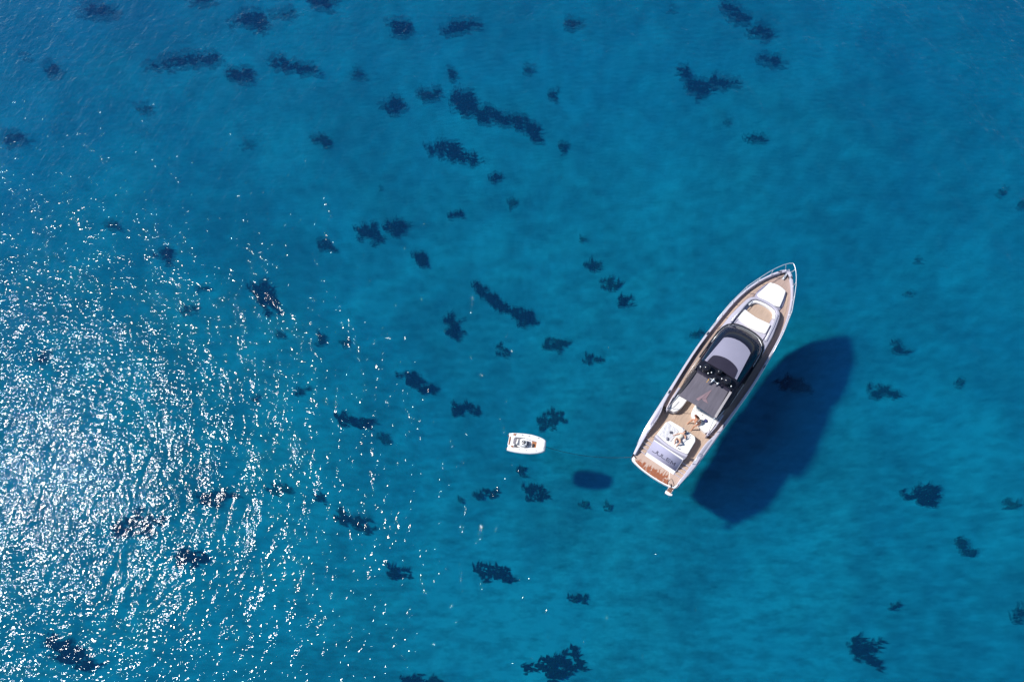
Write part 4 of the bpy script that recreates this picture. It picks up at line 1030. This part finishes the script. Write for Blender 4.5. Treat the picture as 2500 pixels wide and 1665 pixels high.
def hand(J, B, wrist, w, d, up, tag_):
    """palm and five unequal, slightly bent fingers growing from a wrist joint"""
    w, d, up = Vector(w), Vector(d).normalized(), Vector(up).normalized(); sd_ = d.cross(up)
    J[tag_+'palm'] = (w + d*0.055, (0.034, 0.016)); B.append((wrist, tag_+'palm'))
    J[tag_+'knuck'] = (w + d*0.085, (0.036, 0.013)); B.append((tag_+'palm', tag_+'knuck'))
    for k, (off, l) in enumerate(((-0.030, 0.065), (-0.010, 0.078), (0.010, 0.073), (0.029, 0.056))):
        b0 = w + d*0.10 + sd_*off; J[f'{tag_}f{k}a'] = (b0, 0.0090); J[f'{tag_}f{k}b'] = (b0 + d*l*0.55 - up*0.010, 0.0082); J[f'{tag_}f{k}c'] = (b0 + d*l*0.9 - up*0.032, 0.0070)
        B += [(tag_+'knuck', f'{tag_}f{k}a'), (f'{tag_}f{k}a', f'{tag_}f{k}b'), (f'{tag_}f{k}b', f'{tag_}f{k}c')]
    J[tag_+'t0'] = (w + d*0.045 - sd_*0.042, 0.0115); J[tag_+'t1'] = (w + d*0.075 - sd_*0.060 - up*0.01, 0.0095)
    B += [(tag_+'palm', tag_+'t0'), (tag_+'t0', tag_+'t1')]
def face(J, B, c, look, up):
    """skull, jaw, nose and ears as part of the body skeleton"""
    c, look, up = Vector(c), Vector(look).normalized(), Vector(up).normalized(); sd_ = look.cross(up)
    J['skull'] = (c, (0.083, 0.094)); J['crown'] = (c + up*0.065 - look*0.01, (0.062, 0.070)); J['jaw'] = (c - up*0.075 + look*0.015, (0.050, 0.058))
    J['nose'] = (c - up*0.02 + look*0.108, 0.013)
    B += [('jaw', 'skull'), ('skull', 'crown'), ('skull', 'nose')]
    for s_, n_ in ((1, 'earl'), (-1, 'earr')):
        J[n_] = (c + sd_*0.095*s_ - up*0.01, (0.012, 0.022)); B.append(('skull', n_))
def eyes_mouth(parent, c, look, up, mats):
    c, look, up = Vector(c), Vector(look).normalized(), Vector(up).normalized(); sd_ = look.cross(up)
    for s_ in (1, -1):
        mb = MB(); mb.ball(c + look*0.084 + sd_*0.033*s_ + up*0.008, .013, .013, .010, 8, 5); mb.build('eye', BLACKM, parent, smooth=True)
    mb = MB(); p = c + look*0.080 - up*0.060; mb.tube([p - sd_*0.025, p + look*0.006, p + sd_*0.025], [0.004, 0.008, 0.004], 6); mb.build('mouth', mats, parent, smooth=True)
def strand_hair(parent, c, look, up, mat, length, seed):
    c, look, up = Vector(c), Vector(look).normalized(), Vector(up).normalized(); sd_ = look.cross(up)
    rnd = random.Random(seed); mb = MB(); back = -look
    # cap shell
    rings = []
    for k in range(7):
        a = math.pi/2*k/6*1.15
        rings.append([c + up*(0.035 + 0.108*math.cos(a)) + (sd_*math.cos(t)*0.098 + look*math.sin(t)*0.108)*math.sin(a) + back*0.022 for t in [2*math.pi*i/16 for i in range(16)]])
    rings[0] = [c + up*0.143 + back*0.022 + (sd_*math.cos(t) + look*math.sin(t))*0.004 for t in [2*math.pi*i/16 for i in range(16)]]
    mb.loft(rings)
    for _ in range(26):
        t = rnd.uniform(math.pi*1.05, math.pi*1.95)
        p0 = c + (sd_*math.cos(t)*0.09 + look*math.sin(t)*0.10) + up*0.03
        p1 = p0 - up*0.07 + back*0.012 + sd_*rnd.uniform(-.015, .015); p2 = p1 - up*length*rnd.uniform(.6, 1) + sd_*rnd.uniform(-.03, .03) + back*0.01
        mb.tube([p0, p1, p2], [0.014, 0.016, 0.005], 5)
    mb.build('hair', mat, parent, smooth=True)

LIPS = paint('lips', (0.35, 0.08, 0.06), 0.5)
# seated person, leaning forward with elbows on the knees (axes of the yacht, seat level 1.66)
bx, by, bz = 4.90, -0.80, 1.66
J, B = {}, []
def V(x, y, z): return Vector((x-bx, y-by, z-bz))
J['pelvis'] = (V(4.90, -0.78, 1.78), (0.155, 0.12))
J['waist'] = (V(4.90, -0.71, 1.96), (0.14, 0.115)); J['chest'] = (V(4.90, -0.57, 2.14), (0.17, 0.12)); J['neckb'] = (V(4.90, -0.44, 2.27), (0.085, 0.07)); J['neck'] = (V(4.91, -0.37, 2.33), 0.05)
B += [('pelvis', 'waist'), ('waist', 'chest'), ('chest', 'neckb'), ('neckb', 'neck'), ('neck', 'jaw')]
hc = V(4.93, -0.29, 2.42); face(J, B, hc, (-0.25, 0.75, -0.55), (0.0, 0.6, 0.8))
for s_, hip, kn, an, toe in ((1, (4.98, -0.70, 1.77), (4.86, -0.24, 1.74), (4.66, -0.10, 1.26), (4.50, -0.03, 1.19)), (-1, (4.80, -0.80, 1.77), (4.50, -0.58, 1.72), (4.36, -0.56, 1.26), (4.20, -0.50, 1.19))):
    n_ = 'l' if s_ > 0 else 'r'
    hv, kv, av, tv = V(*hip), V(*kn), V(*an), V(*toe)
    J[n_+'hip'] = (hv, 0.092); J[n_+'th'] = (hv.lerp(kv, .5), 0.076); J[n_+'knee'] = (kv, 0.056); J[n_+'calf'] = (kv.lerp(av, .35), 0.055); J[n_+'ank'] = (av, 0.034); J[n_+'ball'] = (av.lerp(tv, .7) - Vector((0, 0, .03)), (0.04, 0.024)); J[n_+'toe'] = (tv, (0.034, 0.014))
    B += [('pelvis', n_+'hip'), (n_+'hip', n_+'th'), (n_+'th', n_+'knee'), (n_+'knee', n_+'calf'), (n_+'calf', n_+'ank'), (n_+'ank', n_+'ball'), (n_+'ball', n_+'toe')]
for n_, sh, el, wr in (('l', (5.07, -0.50, 2.20), (5.02, -0.30, 1.93), (4.84, -0.42, 1.90)), ('r', (4.73, -0.52, 2.20), (4.58, -0.52, 1.93), (4.74, -0.42, 1.90))):
    sv_, ev, wv_ = V(*sh), V(*el), V(*wr)
    J[n_+'sh'] = (sv_, 0.058); J[n_+'arm'] = (sv_.lerp(ev, .5), 0.044); J[n_+'el'] = (ev, 0.037); J[n_+'fore'] = (ev.lerp(wv_, .5), 0.034); J[n_+'wr'] = (wv_, (0.027, 0.020))
    B += [('neckb', n_+'sh'), (n_+'sh', n_+'arm'), (n_+'arm', n_+'el'), (n_+'el', n_+'fore'), (n_+'fore', n_+'wr')]
    hand(J, B, n_+'wr', wv_, (wv_-ev), (0, 0, 1), n_+'h')
body = skin_mesh('person', J, B, SKIN)
body.location = yw(bx, by, bz); body.rotation_euler.z = YA
tag(body, 'tanned person in white swimwear sitting bent forward on the edge of the white lounge', 'person')
strand_hair(body, hc, (-0.25, 0.75, -0.55), (0.0, 0.6, 0.8), HAIR2, 0.14, 3)
eyes_mouth(body, hc, (-0.25, 0.75, -0.55), (0.0, 0.6, 0.8), LIPS)
def band(parent, name, p, q_, r0, r1, mat):
    mb = MB(); mb.tube([p, q_], [r0, r1], 18); mb.build(name, mat, parent, smooth=True)
mb = MB(); p = V(4.90, -0.80, 1.755); mb.ball(p + Vector((0, 0.0, 0)), 0.168, 0.125, 0.10, 16, 8); mb.build('bikini_bottom', SWIM, body, smooth=True)
mb = MB(); pc, pn = V(4.90, -0.60, 2.09), V(4.90, -0.54, 2.155)
mb.loft([[p_ + Vector((0.178*math.cos(t), 0.132*math.sin(t)*0.75, 0.132*math.sin(t)*-0.6)) for t in [2*math.pi*k/18 for k in range(18)]] for p_ in (pn.lerp(pc, .45), pn)]); mb.build('bikini_top', SWIM, body, smooth=True)

CREAM = paint('cream_swimsuit', (0.60, 0.55, 0.47), 0.8, var=0.08, vscale=15)
# reclining person on the sunpad
bx, by, bz = 3.20, -0.22, 1.76
J, B = {}, []
J['pelvis'] = (V(2.98, -0.16, 1.87), (0.15, 0.11))
J['waist'] = (V(3.12, -0.19, 1.89), (0.12, 0.095)); J['chest'] = (V(3.30, -0.22, 1.93), (0.145, 0.10)); J['neckb'] = (V(3.44, -0.24, 1.97), (0.085, 0.065)); J['neck'] = (V(3.50, -0.25, 2.0), 0.048)
B += [('pelvis', 'waist'), ('waist', 'chest'), ('chest', 'neckb'), ('neckb', 'neck'), ('neck', 'jaw')]
hc = V(3.62, -0.27, 2.03); lk, upv = (-0.35, 0.1, 0.93), (0.93, -0.05, 0.35); face(J, B, hc, lk, upv)
for n_, hip, kn, an, toe in (('l', (2.93, -0.05, 1.87), (2.66, -0.02, 2.10), (2.60, -0.10, 1.81), (2.46, -0.12, 1.80)), ('r', (2.94, -0.28, 1.87), (2.72, -0.40, 2.16), (2.50, -0.32, 1.81), (2.36, -0.30, 1.80))):
    hv, kv, av, tv = V(*hip), V(*kn), V(*an), V(*toe)
    J[n_+'hip'] = (hv, 0.088); J[n_+'th'] = (hv.lerp(kv, .5), 0.072); J[n_+'knee'] = (kv, 0.054); J[n_+'calf'] = (kv.lerp(av, .35), 0.052); J[n_+'ank'] = (av, 0.033); J[n_+'ball'] = (av.lerp(tv, .7), (0.038, 0.022)); J[n_+'toe'] = (tv, (0.032, 0.014))
    B += [('pelvis', n_+'hip'), (n_+'hip', n_+'th'), (n_+'th', n_+'knee'), (n_+'knee', n_+'calf'), (n_+'calf', n_+'ank'), (n_+'ank', n_+'ball'), (n_+'ball', n_+'toe')]
for n_, sh, el, wr in (('l', (3.38, -0.06, 1.95), (3.24, 0.08, 1.86), (3.06, 0.22, 1.82)), ('r', (3.40, -0.40, 1.95), (3.22, -0.56, 1.90), (3.34, -0.50, 2.08))):
    sv_, ev, wv_ = V(*sh), V(*el), V(*wr)
    J[n_+'sh'] = (sv_, 0.056); J[n_+'arm'] = (sv_.lerp(ev, .5), 0.042); J[n_+'el'] = (ev, 0.035); J[n_+'fore'] = (ev.lerp(wv_, .5), 0.032); J[n_+'wr'] = (wv_, (0.026, 0.019))
    B += [('neckb', n_+'sh'), (n_+'sh', n_+'arm'), (n_+'arm', n_+'el'), (n_+'el', n_+'fore'), (n_+'fore', n_+'wr')]
    hand(J, B, n_+'wr', wv_, (wv_-ev), (0, 0, 1) if n_ == 'l' else (0.8, 0.5, 0.1), n_+'h')
body2 = skin_mesh('person', J, B, SKIN2)
body2.location = yw(bx, by, bz); body2.rotation_euler.z = YA
tag(body2, 'person in pale swimsuit lying on the aft sunpad with knees bent', 'person')
strand_hair(body2, hc, lk, upv, HAIR, 0.10, 8)
eyes_mouth(body2, hc, lk, upv, LIPS)
mb = MB()
sec = [(V(2.93, -0.16, 1.87), 0.158, 0.118), (V(3.02, -0.17, 1.88), 0.150, 0.112), (V(3.12, -0.19, 1.89), 0.130, 0.103), (V(3.24, -0.21, 1.915), 0.150, 0.113), (V(3.34, -0.225, 1.94), 0.156, 0.112)]
mb.loft([[p_ + Vector((0.12*a_*math.cos(t), a_*math.cos(t), b_*math.sin(t))) for t in [2*math.pi*k/18 for k in range(18)]] for p_, a_, b_ in sec]); mb.build('swimsuit', CREAM, body2, smooth=True)

# ------------------------------------------------------------------ loose things on board
def towel(name, corners, z, label, seed, n=26, amp=0.06):
    cx_ = sum(c[0] for c in corners)/4; cy_ = sum(c[1] for c in corners)/4
    mb = MB(); top = []
    for i in range(n+1):
        row = []
        for j in range(n+1):
            u, v = i/n, j/n
            p = (Vector(corners[0])*(1-u)*(1-v) + Vector(corners[1])*u*(1-v) + Vector(corners[2])*u*v + Vector(corners[3])*(1-u)*v)
            e = 0.035*mnoise.noise(Vector((u*5, v*5, seed)))
            q = Vector((p.x*5.0, p.y*5.0, seed*2.3)); w_ = abs(mnoise.noise(q + Vector((mnoise.noise(q*0.7)*1.5, 0, 0))))
            row.append((p.x-cx_+e, p.y-cy_+e*0.7, 0.012 + amp*1.6*max(0, 0.35-w_)**1.0))
        top.append(row)
    mb.loft([r + [(a, b_, c-0.010) for a, b_, c in reversed(r)] for r in top])
    o = mb.build(name, TOWEL, smooth=True, loc=yw(cx_, cy_, z), rotz=YA)
    tag(o, label, 'towel'); return o
towel('towel', [(3.62, 1.16), (3.50, 0.10), (2.45, 0.18), (2.42, 1.12)], 1.76, 'crumpled white towel spread over the left part of the aft sunpad', 3.0)
towel('towel', [(3.82, -0.05), (3.72, -0.72), (2.55, -0.56), (2.62, 0.04)], 1.758, 'creased white towel under the person lying on the aft sunpad', 9.0, amp=0.055)
def thing_box(name, x, y, z, sx, sy, sz, rz, mat, label, cat, r=0.01):
    mb = MB(); mb.slab(rounded([(-sx/2, -sy/2), (sx/2, -sy/2), (sx/2, sy/2), (-sx/2, sy/2)], min(sx, sy)*0.15, 3), 0, sz, r)
    o = mb.build(name, mat, loc=yw(x, y, z), rotz=YA + rz, angle=40); tag(o, label, cat); return o
thing_box('tablet', 3.08, 0.51, 1.80, 0.19, 0.24, 0.014, 0.5, SLATE, 'dark grey square tablet lying on the crumpled towel', 'tablet', 0.004)
mb = MB(); pt = [(-.12, -.10), (.02, -.13), (.13, -.02), (.10, .11), (-.06, .12), (-.13, .02)]
mb.slab(rounded(pt, 0.03, 3), 0, 0.10, 0.03); bag = mb.build('bag', NAVY, loc=yw(5.31, -1.02, 1.665), rotz=YA, angle=50); tag(bag, 'small navy blue bag on the white lounge behind the seated person', 'bag')
mb = MB(); mb.ball((0, 0, 0.08), .14, .10, .08, 14, 8); hb_ = mb.build('shadow_lump', GREY, loc=yw(2.50, 0.50, 1.785), rotz=YA+0.4, smooth=True); tag(hb_, 'grey lump standing in for a shadow at the aft edge of the sunpad', 'bag')  # grey lump added in place of a triangular shadow on the sunpad
thing_box('sunglasses', 5.55, -0.62, 1.665, 0.04, 0.13, 0.03, 0.3, BLACKM, 'small black sunglasses on the white lounge near the awning edge', 'sunglasses', 0.008)
for x, y, z, lab in ((3.88, 0.0, 1.78, 'small grey drinking cup at the forward edge of the aft sunpad'), (2.42, -0.52, 1.78, 'small grey drinking cup near the feet of the lying person')):
    mb = MB(); mb.tube([(0, 0, 0), (0, 0, 0.14)], [0.030, 0.040], 12); o = mb.build('drinking_cup', GREY, loc=yw(x-0.05, y, z), smooth=False); tag(o, lab, 'cup')
